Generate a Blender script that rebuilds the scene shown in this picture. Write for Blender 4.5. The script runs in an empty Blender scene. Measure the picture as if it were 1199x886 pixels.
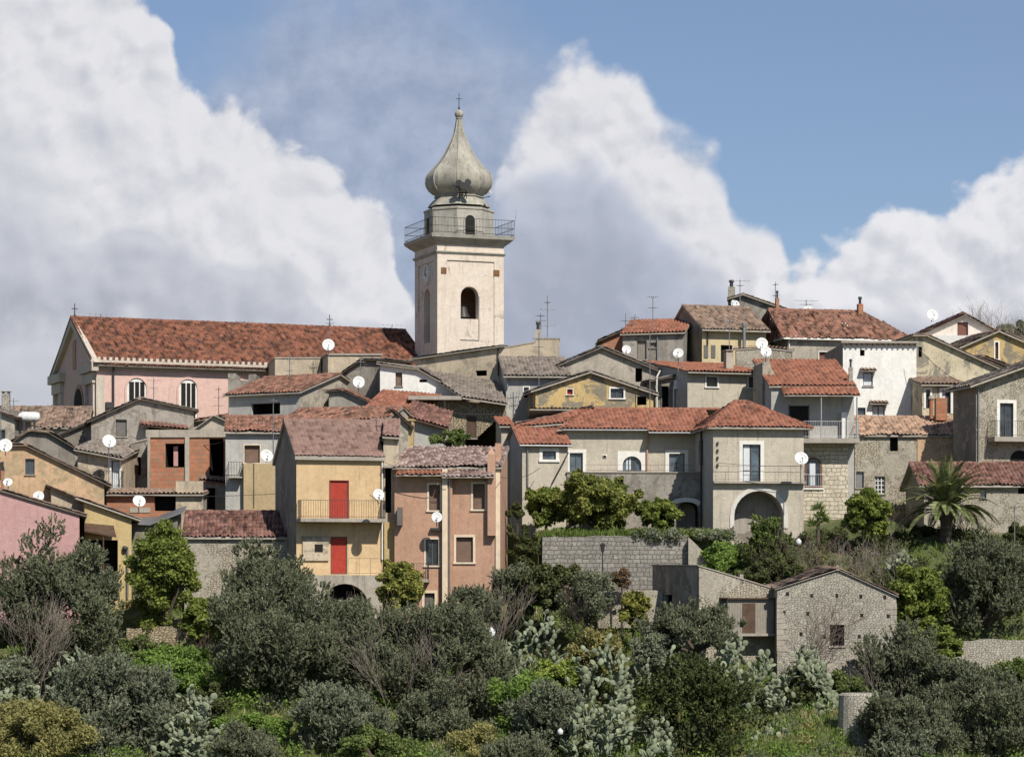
import bpy, math, random
import numpy as np
from mathutils import Vector, Matrix
from mathutils.geometry import tessellate_polygon

SC = bpy.context.scene
COL = SC.collection
random.seed(7); RNG = np.random.default_rng(7)
R = math.radians
# ---------------------------------------------------------------- camera
# level camera on the opposite slope, rising-front (shift) lens
F, HY, CX = 3200.0, 700.0, 599.5          # focal length and eye level, in photo pixels
cam_d = bpy.data.cameras.new('camera'); cam = bpy.data.objects.new('camera', cam_d); COL.objects.link(cam)
cam.location = (0, 0, 0); cam.rotation_euler = (R(90), 0, 0)
cam_d.sensor_width = 36; cam_d.lens = 36 * F / 1199; cam_d.shift_y = (HY - 443) / 1199
cam_d.clip_start = 0.5; cam_d.clip_end = 9000
SC.camera = cam
# ---------------------------------------------------------------- sun, exposure
SUN_V = Vector((0.52, -1.0, 1.12)).normalized()
SUN_EL = math.asin(SUN_V.z); SUN_AZ = math.atan2(SUN_V.x, SUN_V.y)
sd = bpy.data.lights.new('sun', 'SUN'); sd.energy = 4.6; sd.angle = R(0.55); sd.color = (1.0, 0.955, 0.88)
so = bpy.data.objects.new('sun', sd); COL.objects.link(so)
so.rotation_euler = (-SUN_V).to_track_quat('-Z', 'Y').to_euler(); so.location = (60, -100, 120)
SC.view_settings.view_transform = 'Standard'; SC.view_settings.look = 'None'
SC.view_settings.gamma = 1; SC.view_settings.exposure = 0.12; SC.view_settings.use_curve_mapping = False
SC.cycles.max_bounces = 5; SC.cycles.diffuse_bounces = 2; SC.cycles.transparent_max_bounces = 4
# ---------------------------------------------------------------- node helpers
class NT:
    def __init__(s, tree): s.t = tree; s.n = tree.nodes; s.l = tree.links
    def node(s, typ, **kw):
        n = s.n.new(typ)
        for k, v in kw.items(): setattr(n, k, v)
        return n
    def put(s, sock, v):
        if hasattr(v, 'is_linked') or isinstance(v, bpy.types.NodeSocket): s.l.new(v, sock)
        elif v is not None: sock.default_value = v
    def math(s, op, a, b=None, c=None, clamp=False):
        n = s.node('ShaderNodeMath', operation=op); n.use_clamp = clamp
        s.put(n.inputs[0], a)
        if b is not None: s.put(n.inputs[1], b)
        if c is not None: s.put(n.inputs[2], c)
        return n.outputs[0]
    def comb(s, x, y, z=0.0):
        n = s.node('ShaderNodeCombineXYZ'); s.put(n.inputs[0], x); s.put(n.inputs[1], y); s.put(n.inputs[2], z); return n.outputs[0]
    def sep(s, v):
        n = s.node('ShaderNodeSeparateXYZ'); s.put(n.inputs[0], v); return n.outputs
    def vmath(s, op, a, b=None):
        n = s.node('ShaderNodeVectorMath', operation=op); s.put(n.inputs[0], a)
        if b is not None: s.put(n.inputs[1], b)
        return n.outputs[0]
    def noise(s, vec, scale=5, detail=4, rough=0.55, dist=0.0, dims='3D'):
        n = s.node('ShaderNodeTexNoise', noise_dimensions=dims)
        s.put(n.inputs['Vector'], vec); n.inputs['Scale'].default_value = scale; n.inputs['Detail'].default_value = detail
        n.inputs['Roughness'].default_value = rough; n.inputs['Distortion'].default_value = dist
        return n.outputs[0]
    def vor(s, vec, scale, feature='F1', rnd=1.0, dims='3D'):
        n = s.node('ShaderNodeTexVoronoi', feature=feature, voronoi_dimensions=dims)
        s.put(n.inputs['Vector'], vec); n.inputs['Scale'].default_value = scale; n.inputs['Randomness'].default_value = rnd
        return n.outputs
    def mix(s, f, a, b, blend='MIX'):
        n = s.node('ShaderNodeMix', data_type='RGBA', blend_type=blend)
        s.put(n.inputs[0], f)
        s.put(n.inputs[6], c4(a)); s.put(n.inputs[7], c4(b))
        return n.outputs[2]
    def ramp(s, f, lo, hi, a=0.0, b=1.0, smooth=False):
        n = s.node('ShaderNodeMapRange', interpolation_type='SMOOTHSTEP' if smooth else 'LINEAR', clamp=True)
        s.put(n.inputs[0], f); s.put(n.inputs[1], lo); s.put(n.inputs[2], hi); s.put(n.inputs[3], a); s.put(n.inputs[4], b)
        return n.outputs[0]
    def curve(s, f, pts):
        n = s.node('ShaderNodeFloatCurve'); c = n.mapping.curves[0]
        n.mapping.use_clip = False; n.mapping.extend = 'HORIZONTAL'
        c.points[0].location = pts[0]; c.points[1].location = pts[-1]
        for p in pts[1:-1]: c.points.new(*p)
        for p in c.points: p.handle_type = 'AUTO_CLAMPED'
        n.mapping.update(); s.put(n.inputs['Value'], f); return n.outputs[0]
def c4(c):
    if isinstance(c, (tuple, list)) and len(c) == 3: return (*c, 1.0)
    return c
DESAT = .14
def S(r, g, b, k=1.0):       # sRGB 0-255 -> linear
    f = lambda c: (c/255)/12.92 if c/255 <= 0.04045 else ((c/255+0.055)/1.055)**2.4
    R_, G_, B_ = f(r), f(g), f(b); L = .3*R_+.59*G_+.11*B_; q = DESAT if k == 1.0 else 0
    return tuple((v*(1-q)+L*q)*k for v in (R_, G_, B_))
# ---------------------------------------------------------------- sky
def make_world():
    w = bpy.data.worlds.new('World'); SC.world = w; w.use_nodes = True
    t = NT(w.node_tree); t.n.clear()
    out = t.node('ShaderNodeOutputWorld'); bg = t.node('ShaderNodeBackground'); bg.inputs[1].default_value = 0.10
    sky = t.node('ShaderNodeTexSky', sky_type='NISHITA'); sky.sun_disc = False
    sky.sun_elevation = SUN_EL; sky.sun_rotation = SUN_AZ % (2*math.pi)
    sky.altitude = 300; sky.air_density = 1.0; sky.dust_density = 0.3; sky.ozone_density = 2.0
    g = t.node('ShaderNodeTexCoord').outputs['Generated']
    x, y, z = t.sep(g)
    ys = t.math('MAXIMUM', y, 0.12)
    px = t.math('MULTIPLY_ADD', t.math('DIVIDE', x, ys), F/1000, CX/1000)        # azimuth
    py = t.math('MULTIPLY_ADD', t.math('DIVIDE', z, ys), -F/1000, HY/1000)       # fall below the zenith side
    P = t.comb(px, py, 0)
    warp = t.noise(P, 7.0, 3, 0.5)
    Pw = t.vmath('ADD', P, t.comb(t.math('MULTIPLY', t.math('SUBTRACT', warp, 0.5), 0.05), t.math('MULTIPLY', t.math('SUBTRACT', warp, 0.5), 0.03), 0))
    big = t.noise(Pw, 8.0, 3, 0.55)
    fine = t.noise(Pw, 22.0, 7, 0.6)
    vor = t.vor(Pw, 17.0, 'SMOOTH_F1')[0]
    vor2 = t.vor(Pw, 40.0, 'SMOOTH_F1')[0]
    sub = lambda a, b: t.math('SUBTRACT', a, b)
    mul = lambda a, b: t.math('MULTIPLY', a, b)
    add = lambda a, b: t.math('ADD', a, b)
    puff = add(mul(sub(0.45, vor), 0.9), mul(sub(0.45, vor2), 0.40))              # cauliflower lumps
    edge_n = add(add(mul(sub(big, 0.5), 0.075), mul(puff, 0.055)), mul(sub(fine, 0.5), 0.05))
    # relief: lumps lit from the upper right
    off = t.vmath('ADD', Pw, (0.010, -0.013, 0))
    rel = sub(t.noise(off, 8.0, 3, 0.55), big)
    relv = sub(t.vor(off, 17.0, 'SMOOTH_F1')[0], vor)
    relf = sub(t.noise(off, 22.0, 7, 0.6), fine)
    relv2 = sub(t.vor(off, 40.0, 'SMOOTH_F1')[0], vor2)
    relief = add(add(mul(rel, -1.1), mul(relv, 1.1)), add(mul(relf, -0.8), mul(relv2, .5)))
    base = t.mix(1.0, sky.outputs[0], (0.66, 0.73, 0.86, 1), 'MULTIPLY')
    K = 10.0
    white = S(221, 221, 225, K); grey = S(168, 173, 187, K); dark = S(136, 144, 164, K); veil = S(150, 160, 182, K)
    base = t.mix(.22, base, (3.6, 3.9, 4.4, 1)); col = base
    # thin veil behind the tower
    f0 = t.curve(px, [(0.0, .30), (0.28, .02), (0.36, -.05), (0.55, -.02), (0.66, .10), (0.76, .32), (1.0, .36), (1.2, .34)])
    d0 = add(sub(py, f0), mul(sub(big, 0.5), 0.22))
    m0 = t.ramp(d0, -0.05, 0.14, 0, 0.8, True)
    col = t.mix(m0, col, t.mix(t.ramp(fine, .35, .7), veil, S(176, 184, 202, K)))
    def layer(col, pts, lit_depth, soft=0.022, w=white, g=grey, rlf=1.0, nz=1.0, alpha=1.0, xlo=None, xhi=None, floor=0.0):
        f = t.curve(px, pts)
        d = add(sub(py, f), mul(edge_n, nz))
        m = t.ramp(d, 0.0, soft, 0, alpha, True)
        if xlo: m = mul(m, t.ramp(add(px, mul(edge_n, 1.2)), xlo[0], xlo[1], 0, 1, True))
        if xhi: m = mul(m, t.ramp(add(px, mul(edge_n, 1.2)), xhi[0], xhi[1], 1, 0, True))
        lit = t.ramp(d, 0.01, lit_depth, 1.0, floor)
        lit = t.math('ADD', lit, mul(relief, rlf), clamp=True)
        lit = mul(lit, t.ramp(fine, 0.2, 0.6, 0.8, 1.0))
        c = t.mix(lit, g, w)
        return t.mix(m, col, c)
    # centre cumulus: bright diagonal shoulder, grey belly
    col = layer(col, [(0.0, .6), (0.55, .42), (0.575, .24), (0.595, .15), (0.62, .10), (0.66, .072), (0.71, .055), (0.75, .075), (0.775, .125), (0.81, .155), (0.845, .19), (0.865, .235), (0.91, .265), (0.93, .32), (0.97, .38), (1.2, .5)], 0.5, xlo=(0.565, 0.615), floor=.3, soft=.04)
    # right cumulus
    col = layer(col, [(0.0, .8), (0.84, .44), (0.89, .335), (0.93, .305), (0.98, .285), (1.03, .25), (1.07, .245), (1.10, .24), (1.15, .215), (1.2, .175), (1.3, .12)], 0.42, w=S(226, 226, 230, K))
    # left cumulus
    col = layer(col, [(-.2, -.2), (0.0, -.12), (0.13, -.04), (0.18, .01), (0.215, .075), (0.27, .125), (0.32, .15), (0.37, .18), (0.42, .215), (0.455, .265), (0.50, .37), (1.2, .6)], 0.9, rlf=.75, floor=.35)
    # nearer grey bases
    gb = dict(w=S(196, 199, 208, K), g=S(164, 168, 180, K))
    gb0 = dict(w=S(208, 210, 216, K), g=S(190, 193, 202, K))
    col = layer(col, [(-.2, .10), (0.0, .115), (0.03, .13), (0.06, .19), (0.10, .27), (0.2, .5), (1.2, .6)], 0.12, soft=0.07, rlf=.8, nz=1.0, alpha=.6, **gb0)
    col = layer(col, [(-.2, .235), (0.0, .245), (0.05, .262), (0.10, .272), (0.135, .248), (0.17, .256), (0.21, .275), (0.26, .312), (0.31, .298), (0.36, .328), (0.42, .375), (0.47, .37), (0.50, .37), (1.2, .6)], 0.12, soft=0.02, rlf=1.0, nz=1.1, alpha=0.9, **gb)
    col = layer(col, [(-.2, .33), (0.0, .35), (0.12, .35), (0.25, .37), (0.36, .39), (1.2, .6)], 0.2, soft=0.06, rlf=.5, w=S(206, 208, 214, K), g=S(186, 190, 200, K), alpha=.75)
    col = layer(col, [(0.0, .6), (0.42, .46), (0.50, .30), (0.56, .215), (0.60, .195), (0.64, .188), (0.69, .178), (0.73, .20), (0.76, .235), (0.80, .275), (0.85, .33), (0.91, .40), (1.2, .7)], 0.14, soft=0.06,
                w=S(182, 189, 206, K), g=S(156, 163, 180, K), rlf=.7, nz=1.1, alpha=0.88, xlo=(0.44, 0.62))
    col = layer(col, [(0.0, .8), (0.90, .42), (0.98, .355), (1.03, .335), (1.08, .345), (1.13, .36), (1.2, .37), (1.3, .36)], 0.06, soft=0.07,
                w=S(172, 178, 194, K), g=S(146, 153, 170, K), rlf=0.4, nz=1.0, alpha=0.7)
    front = t.ramp(y, 0.14, 0.25, 0, 1, True)
    final = t.mix(front, base, col)
    t.l.new(final, bg.inputs[0]); t.l.new(bg.outputs[0], out.inputs[0])
    w.cycles.sampling_method = 'MANUAL'; w.cycles.sample_map_resolution = 512
make_world()
# ---------------------------------------------------------------- materials
def newmat(name):
    m = bpy.data.materials.new(name); m.use_nodes = True
    t = NT(m.node_tree); b = t.n['Principled BSDF']
    b.inputs['Roughness'].default_value = 0.85; b.inputs['Specular IOR Level'].default_value = 0.25
    return m, t, b
def bump(t, b, h, strength=0.5, dist=0.03):
    n = t.node('ShaderNodeBump'); n.inputs['Strength'].default_value = strength; n.inputs['Distance'].default_value = dist
    t.l.new(h, n.inputs['Height']); t.l.new(n.outputs[0], b.inputs['Normal'])
def plain(name, c, rough=0.7, metal=0.0, var=0.15):
    m, t, b = newmat(name)
    o = t.node('ShaderNodeTexCoord').outputs['Object']
    n = t.noise(o, 3.0, 5, 0.6)
    t.l.new(t.mix(t.ramp(n, .3, .7), tuple(x*(1-var) for x in c), tuple(min(1, x*(1+var*.6)) for x in c)), b.inputs['Base Color'])
    b.inputs['Roughness'].default_value = rough; b.inputs['Metallic'].default_value = metal
    return m
BRIGHT = {'grey_render', 'cement_render_and_shade', 'old_cement_and_shade', 'bluish_render_and_shade', 'beige_render', 'light_grey_render', 'concrete', 'dome_cement'}
def stucco(name, c, stain=None, amt=0.5, streak=0.4, patch=None, patch_amt=0.0, rough_b=0.6, sc=1.0):
    """rendered wall: blotches, vertical water streaks, worn patches"""
    m, t, b = newmat(name)
    o = t.node('ShaderNodeTexCoord').outputs['Object']
    x, y, z = t.sep(o)
    stain = stain or tuple(v*0.55 for v in c)
    if name in BRIGHT: c = tuple(min(.8, v*q) for v, q in zip(c, (1.36, 1.33, 1.29))); stain = tuple(v*q for v, q in zip(stain, (1.1, 1.07, 1.03))); patch = patch and tuple(v*1.35 for v in patch)
    n1 = t.noise(o, 0.55*sc, 6, 0.62)
    n2 = t.noise(o, 3.2*sc, 6, 0.65)
    st = t.noise(t.comb(t.math('MULTIPLY', x, 2.6), t.math('MULTIPLY', y, 2.6), t.math('MULTIPLY', z, 0.28)), 1.0, 5, 0.65)
    f = t.math('MULTIPLY', t.ramp(n1, .40, .68), amt)
    col = t.mix(f, c, stain)
    col = t.mix(t.math('MULTIPLY', t.ramp(st, .52, .72), streak), col, tuple(v*0.72 for v in stain))
    col = t.mix(t.math('MULTIPLY', t.ramp(n2, .42, .7), .5), col, tuple(v*0.66 for v in c))
    dp = t.noise(t.comb(t.math('MULTIPLY', x, 6), t.math('MULTIPLY', y, 6), t.math('MULTIPLY', z, .35)), 1.0, 4, .7)
    col = t.mix(t.math('MULTIPLY', t.ramp(dp, .58, .70), .35+streak*.5), col, tuple(v*.6 for v in stain))
    col = t.mix(t.math('MULTIPLY', t.ramp(t.noise(o, 14, 3, .6), .48, .68), .4), col, tuple(min(.9, v*1.28) for v in c))
    if patch:
        pn = t.noise(o, 0.9*sc, 7, 0.7, 0.6)
        col = t.mix(t.ramp(pn, 0.60-patch_amt*0.3, 0.63-patch_amt*0.3, 0, 1), col, t.mix(t.ramp(n2, .3, .7), patch, tuple(v*.65 for v in patch)))
    t.l.new(col, b.inputs['Base Color'])
    h = t.math('ADD', t.math('MULTIPLY', n2, 0.6), t.math('MULTIPLY', t.noise(o, 18*sc, 4, .6), 0.4))
    bump(t, b, h, rough_b, 0.06)
    b.inputs['Roughness'].default_value = 0.92
    return m
def rubble(name, c1, c2, mortar, scale=2.6, plaster=None, p_amt=0.0, mort_w=0.06, bstr=1.0, flat=1.5):
    """irregular stone masonry, partly plastered"""
    m, t, b = newmat(name)
    uv = t.node('ShaderNodeTexCoord').outputs['UV']; o = t.node('ShaderNodeTexCoord').outputs['Object']
    u, v, _ = t.sep(uv)
    wn = t.noise(uv, 4.0, 4, .65)
    P = t.comb(t.math('MULTIPLY_ADD', wn, .30, u), t.math('MULTIPLY', t.math('MULTIPLY_ADD', wn, .22, v), flat), 0)
    cell = t.vor(P, scale, 'F1', .85, '2D'); ed = t.vor(P, scale, 'DISTANCE_TO_EDGE', .85, '2D')[0]
    r, g2, _ = t.sep(cell[1])
    n2 = t.noise(o, 9, 5, .65)
    col = t.mix(r, c1, c2)
    col = t.mix(t.math('MULTIPLY', g2, .45), col, tuple(v_*0.5 for v_ in c1))
    col = t.mix(t.math('MULTIPLY', t.ramp(n2, .4, .7), .45), col, tuple(v_*0.6 for v_ in c2))
    mk = t.math('MULTIPLY', t.ramp(ed, mort_w*.4, mort_w*1.4, 1, 0), t.ramp(n2, .25, .6, .35, 1))
    col = t.mix(mk, col, mortar)
    h = t.ramp(ed, 0, mort_w*2.2, 0, 1, True)
    h = t.math('ADD', h, t.math('MULTIPLY', n2, .5))
    if plaster:
        pn = t.noise(o, .7, 7, .68, .5)
        mask = t.ramp(pn, 0.62-p_amt*.35, 0.67-p_amt*.35, 0, 1)
        pc = t.mix(t.ramp(n2, .35, .7), plaster, tuple(v_*.62 for v_ in plaster))
        col = t.mix(mask, col, pc); h = t.math('MAXIMUM', h, t.math('MULTIPLY', mask, 1.2))
    big = t.noise(o, .35, 5, .6)
    col = t.mix(t.math('MULTIPLY', t.ramp(big, .45, .7), .35), col, tuple(v_*.45 for v_ in c1))
    t.l.new(col, b.inputs['Base Color']); bump(t, b, h, bstr, 0.09)
    b.inputs['Roughness'].default_value = 0.95
    return m
def coursed(name, c1, c2, mortar, bw=.42, bh=.24, warp=.10):
    m, t, b = newmat(name)
    uv = t.node('ShaderNodeTexCoord').outputs['UV']; o = t.node('ShaderNodeTexCoord').outputs['Object']
    u, v, _ = t.sep(uv); wn = t.noise(uv, 1.7, 4, .65); wn2 = t.noise(t.vmath('ADD', uv, (9, 4, 0)), 2.2, 4, .65)
    P = t.comb(t.math('MULTIPLY_ADD', t.math('SUBTRACT', wn, .5), warp*5, u), t.math('MULTIPLY_ADD', t.math('SUBTRACT', wn2, .5), warp*2.6, v), 0)
    n = t.node('ShaderNodeTexBrick'); t.l.new(P, n.inputs['Vector']); n.inputs['Scale'].default_value = 1
    n.inputs['Brick Width'].default_value = bw; n.inputs['Row Height'].default_value = bh; n.inputs['Mortar Size'].default_value = .02; n.inputs['Mortar Smooth'].default_value = .5
    n.inputs['Color1'].default_value = c4(c1); n.inputs['Color2'].default_value = c4(c2); n.inputs['Mortar'].default_value = c4(mortar); n.squash = .6; n.squash_frequency = 3; n.offset_frequency = 2
    n2 = t.noise(o, 7, 6, .7); big = t.noise(o, .6, 5, .65)
    cell = t.sep(t.vor(P, 2.9, 'F1', 1, '2D')[1])[0]
    col = t.mix(t.math('MULTIPLY', cell, .45), n.outputs[0], tuple(q*.62 for q in c1))
    col = t.mix(t.math('MULTIPLY', t.ramp(n2, .42, .7), .5), col, tuple(q*.62 for q in c2))
    col = t.mix(t.math('MULTIPLY', t.ramp(big, .5, .72), .4), col, mortar)
    t.l.new(col, b.inputs['Base Color']); bump(t, b, t.math('SUBTRACT', t.math('MULTIPLY', n2, .8), n.outputs['Fac']), .9, .08)
    b.inputs['Roughness'].default_value = .95
    return m
def bricks(name, c1, c2, mortar, sx=1.0):
    m, t, b = newmat(name)
    uv = t.node('ShaderNodeTexCoord').outputs['UV']; o = t.node('ShaderNodeTexCoord').outputs['Object']
    n = t.node('ShaderNodeTexBrick'); t.l.new(uv, n.inputs['Vector'])
    n.inputs['Scale'].default_value = sx; n.inputs['Brick Width'].default_value = .34; n.inputs['Row Height'].default_value = .26
    n.inputs['Mortar Size'].default_value = .018; n.inputs['Color1'].default_value = c4(c1); n.inputs['Color2'].default_value = c4(c2); n.inputs['Mortar'].default_value = c4(mortar)
    n2 = t.noise(o, 2.0, 6, .7)
    col = t.mix(t.math('MULTIPLY', t.ramp(n2, .42, .66), .8), n.outputs[0], tuple(v*.8 for v in mortar))
    t.l.new(col, b.inputs['Base Color']); bump(t, b, t.math('SUBTRACT', n2, n.outputs['Fac']), .8, .04)
    return m
def tiles(name, cols, dirt=(0.06, 0.05, 0.045), dirt_amt=.5, moss=None):
    """per-tile colour: UV is (column, row) of the modelled tile"""
    m, t, b = newmat(name)
    uv = t.node('ShaderNodeTexCoord').outputs['UV']; o = t.node('ShaderNodeTexCoord').outputs['Object']
    u, v, _ = t.sep(uv)
    wn = t.node('ShaderNodeTexWhiteNoise', noise_dimensions='2D')
    t.l.new(t.comb(t.math('FLOOR', u), t.math('FLOOR', v)), wn.inputs['Vector'])
    r, g, bb = t.sep(wn.outputs['Color'])
    col = t.mix(r, cols[0], cols[1])
    col = t.mix(t.math('MULTIPLY', t.ramp(g, .55, 1.0), .9), col, cols[2])
    n1 = t.noise(o, 1.7, 8, .78); n2 = t.noise(o, 6, 5, .7)
    rowlow = t.math('FRACT', v)
    d = t.math('ADD', n1, t.math('MULTIPLY', t.math('SUBTRACT', bb, .5), .22))
    col = t.mix(t.math('MULTIPLY', t.ramp(d, .44, .68), dirt_amt), col, dirt)
    col = t.mix(t.math('MULTIPLY', t.ramp(n2, .5, .75), .4), col, tuple(x*.5 for x in cols[0]))
    if moss: col = t.mix(t.math('MULTIPLY', t.ramp(t.noise(o, 1.6, 6, .7), .52, .62), .6), col, moss)
    t.l.new(col, b.inputs['Base Color']); bump(t, b, n2, .5, .03)
    b.inputs['Roughness'].default_value = .9
    return m
def slats(name, c, period=.06, axis='v', dark=.6):
    m, t, b = newmat(name)
    uv = t.node('ShaderNodeTexCoord').outputs['UV']; u, v, _ = t.sep(uv)
    w = t.math('FRACT', t.math('DIVIDE', v if axis == 'v' else u, period))
    k = t.ramp(w, .0, .22, 0, 1)
    o = t.node('ShaderNodeTexCoord').outputs['Object']
    cc = t.mix(t.ramp(t.noise(o, 4, 4, .6), .3, .7), c, tuple(x*.75 for x in c))
    t.l.new(t.mix(k, tuple(x*dark for x in c), cc), b.inputs['Base Color']); bump(t, b, k, .6, .02)
    b.inputs['Roughness'].default_value = .6
    return m
def glassm(name, c=(.025, .03, .035)):
    m, t, b = newmat(name)
    o = t.node('ShaderNodeTexCoord').outputs['Object']
    t.l.new(t.mix(t.ramp(t.noise(o, 1.6, 3, .5), .4, .6), c, tuple(x*2.2 for x in c)), b.inputs['Base Color'])
    b.inputs['Roughness'].default_value = .08; b.inputs['Specular IOR Level'].default_value = .6
    return m
def leafm(name, c1, c2, c3=None, trans=.3):
    m, t, b = newmat(name)
    o = t.node('ShaderNodeTexCoord').outputs['Object']
    rpi = t.node('ShaderNodeNewGeometry').outputs['Random Per Island']
    n = t.noise(o, .9, 4, .6)
    col = t.mix(rpi, c1, c2)
    if c3: col = t.mix(t.math('MULTIPLY', t.ramp(n, .48, .62), .75), col, c3)
    col = t.mix(t.math('MULTIPLY', t.ramp(t.math('FRACT', t.math('MULTIPLY', rpi, 7.31)), .6, 1), .5), col, tuple(min(1, x*1.7) for x in c2))
    t.l.new(col, b.inputs['Base Color']); b.inputs['Roughness'].default_value = .75; b.inputs['Specular IOR Level'].default_value = .12
    tr = t.node('ShaderNodeBsdfTranslucent'); t.l.new(col, tr.inputs[0])
    mx = t.node('ShaderNodeMixShader'); mx.inputs[0].default_value = trans
    t.l.new(b.outputs[0], mx.inputs[1]); t.l.new(tr.outputs[0], mx.inputs[2])
    t.l.new(mx.outputs[0], t.n['Material Output'].inputs[0])
    return m
M = {}
M['white'] = stucco('white_paint', S(236, 232, 222), S(205, 198, 182), .5, .25, rough_b=.3)
M['trim'] = plain('white_trim', S(225, 220, 208), .8, var=.12)
M['cream_trim'] = plain('cream_trim', S(222, 200, 168), .8)
M['church'] = stucco('pink_church_render', S(216, 176, 160), S(206, 178, 164), .5, .2, rough_b=.3)
M['churchtrim'] = stucco('church_stone_trim', S(200, 186, 166), S(160, 146, 130), .5, .4, rough_b=.3)
M['tower'] = stucco('tower_render', S(220, 204, 184), S(204, 184, 162), .7, .5, S(196, 178, 156), .0, rough_b=.4)
M['dome'] = stucco('dome_cement', S(150, 146, 134), S(104, 100, 90), .8, .9, rough_b=.5)
M['drum'] = stucco('drum_render', S(180, 174, 160), S(132, 126, 112), .7, .8)
M['grey'] = stucco('grey_render', S(158, 150, 135), S(118, 110, 98), .6, .5, S(138, 130, 116), .25)
M['grey2'] = stucco('cement_render_and_shade', S(142, 136, 126), S(100, 95, 87), .7, .6, S(120, 112, 100), .3)  # cement walls; also painted shade on the farm wing's side
M['greydark'] = stucco('old_cement_and_shade', S(124, 118, 108), S(84, 80, 73), .7, .7, S(142, 134, 120), .2)  # old cement walls; also laid on left flanks as painted shade
M['bluegrey'] = stucco('bluish_render_and_shade', S(160, 158, 152), S(126, 122, 116), .5, .4)  # bluish walls; also painted shade on some side walls
M['beige'] = stucco('beige_render', S(172, 158, 134), S(128, 116, 98), .6, .5, S(150, 136, 114), .2)
M['central'] = stucco('light_grey_render', S(168, 160, 143), S(136, 128, 113), .45, .35, rough_b=.8)
M['yellow'] = stucco('yellow_render', S(212, 180, 130), S(186, 152, 108), .7, .5, rough_b=.3)
M['ochre'] = stucco('ochre_render', S(204, 172, 104), S(160, 136, 92), .6, .5, S(150, 138, 114), .35)
M['paleyellow'] = stucco('pale_yellow_render', S(206, 186, 140), S(172, 152, 112), .5, .4)
M['oldyellow'] = stucco('mustard_render', S(198, 172, 112), S(170, 142, 96), .5, .4)
M['peach'] = stucco('peach_render', S(204, 166, 124), S(174, 142, 108), .8, .6, S(186, 160, 120), .3)
M['pinkwhite'] = stucco('pale_pinkish_render', S(228, 212, 198), S(206, 188, 172), .5, .4)
M['pink'] = stucco('pink_render', S(194, 148, 142), S(176, 126, 122), .5, .35)
M['brownpink'] = stucco('brown_pink_render', S(192, 148, 118), S(168, 126, 98), .55, .4)
M['cream'] = stucco('stained_cream_render', S(206, 192, 158), S(160, 146, 118), .75, .7, S(150, 142, 124), .25)
M['mustard'] = stucco('mustard_panel', S(186, 162, 118), S(160, 136, 98), .5, .5)
M['stone'] = rubble('rubble_stone', S(208, 199, 178), S(176, 167, 148), S(196, 187, 168), 6.4, mort_w=.045)
M['stonew'] = rubble('pale_rubble_stone', S(206, 193, 166), S(172, 160, 136), S(176, 165, 142), 6.0, S(184, 174, 154), .45)
M['stoneb'] = coursed('cream_stone_blocks', S(226, 212, 186), S(204, 190, 162), S(158, 146, 124), .46, .25)
M['stoneg'] = coursed('grey_stone_wall', S(168, 161, 148), S(138, 132, 121), S(104, 99, 90), .40, .24)
M['stoner'] = rubble('brown_rubble', S(204, 184, 146), S(164, 146, 114), S(126, 112, 90), 5.4)
M['brick'] = bricks('terracotta_block', S(192, 116, 74), S(172, 98, 62), S(158, 132, 104))
M['concrete'] = stucco('concrete', S(156, 148, 134), S(112, 106, 96), .6, .6)
M['slab'] = stucco('eaves_cement', S(170, 160, 144), S(120, 112, 100), .5, .4, rough_b=.3)
M['wood'] = plain('dark_timber', S(92, 70, 54), .8, var=.3)
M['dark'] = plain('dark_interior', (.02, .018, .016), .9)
M['iron'] = plain('dark_iron', S(70, 68, 66), .5, .3)
M['zinc'] = plain('zinc', S(150, 150, 148), .4, .6)
M['alu'] = plain('pale_metal', S(190, 190, 186), .4, .4)
M['pipe'] = plain('white_pipe', S(220, 214, 200), .5)
M['dish'] = plain('dish_paint', S(218, 217, 212), .55, var=.22)
M['reddoor'] = slats('red_shutter', S(192, 56, 30), .055, 'v', .75)
M['brownsh'] = slats('brown_shutter', S(134, 106, 88), .05, 'v', .7)
M['brownsh2'] = slats('red_brown_shutter', S(136, 88, 70), .05, 'v', .7)
M['greysh'] = slats('grey_shutter', S(120, 116, 108), .05, 'v', .7)
M['woodsh'] = slats('weathered_boards', S(152, 142, 126), .16, 'u', .6)
M['glass'] = glassm('window_glass'); M['glassb'] = glassm('bluish_window_glass', (.05, .065, .08))
M['curtain'] = plain('white_curtain', S(205, 208, 210), .9)
M['sash'] = plain('dark_sash', S(88, 84, 80), .6)
M['sashw'] = plain('white_sash', S(214, 210, 202), .6)
M['archtrim'] = plain('pale_arch_trim', S(208, 202, 188), .85)
M['verge'] = plain('dark_verge', S(112, 100, 88), .9, var=.3)
M['t_church'] = tiles('church_tiles', [S(136, 82, 58), S(158, 98, 70), S(80, 58, 48)], S(66, 52, 46), .85)
M['t_red'] = tiles('red_tiles', [S(152, 92, 68), S(168, 108, 80), S(120, 76, 60)], S(100, 76, 62), .5)
M['t_new'] = tiles('new_red_tiles', [S(152, 92, 66), S(168, 108, 80), S(122, 76, 58)], S(98, 74, 60), .5)
M['t_rust'] = tiles('weathered_rust_tiles', [S(144, 96, 74), S(166, 116, 92), S(98, 72, 58)], S(84, 74, 66), .7)
M['t_old'] = tiles('old_brown_tiles', [S(138, 110, 92), S(166, 136, 114), S(96, 80, 70)], S(98, 88, 78), .6, S(120, 108, 84))
M['t_pale'] = tiles('pale_pink_tiles', [S(178, 142, 116), S(198, 160, 130), S(136, 108, 88)], S(120, 106, 90), .5)
M['t_grey'] = tiles('grey_brown_tiles', [S(130, 118, 106), S(148, 134, 120), S(98, 88, 80)], S(94, 86, 78), .5)
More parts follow.
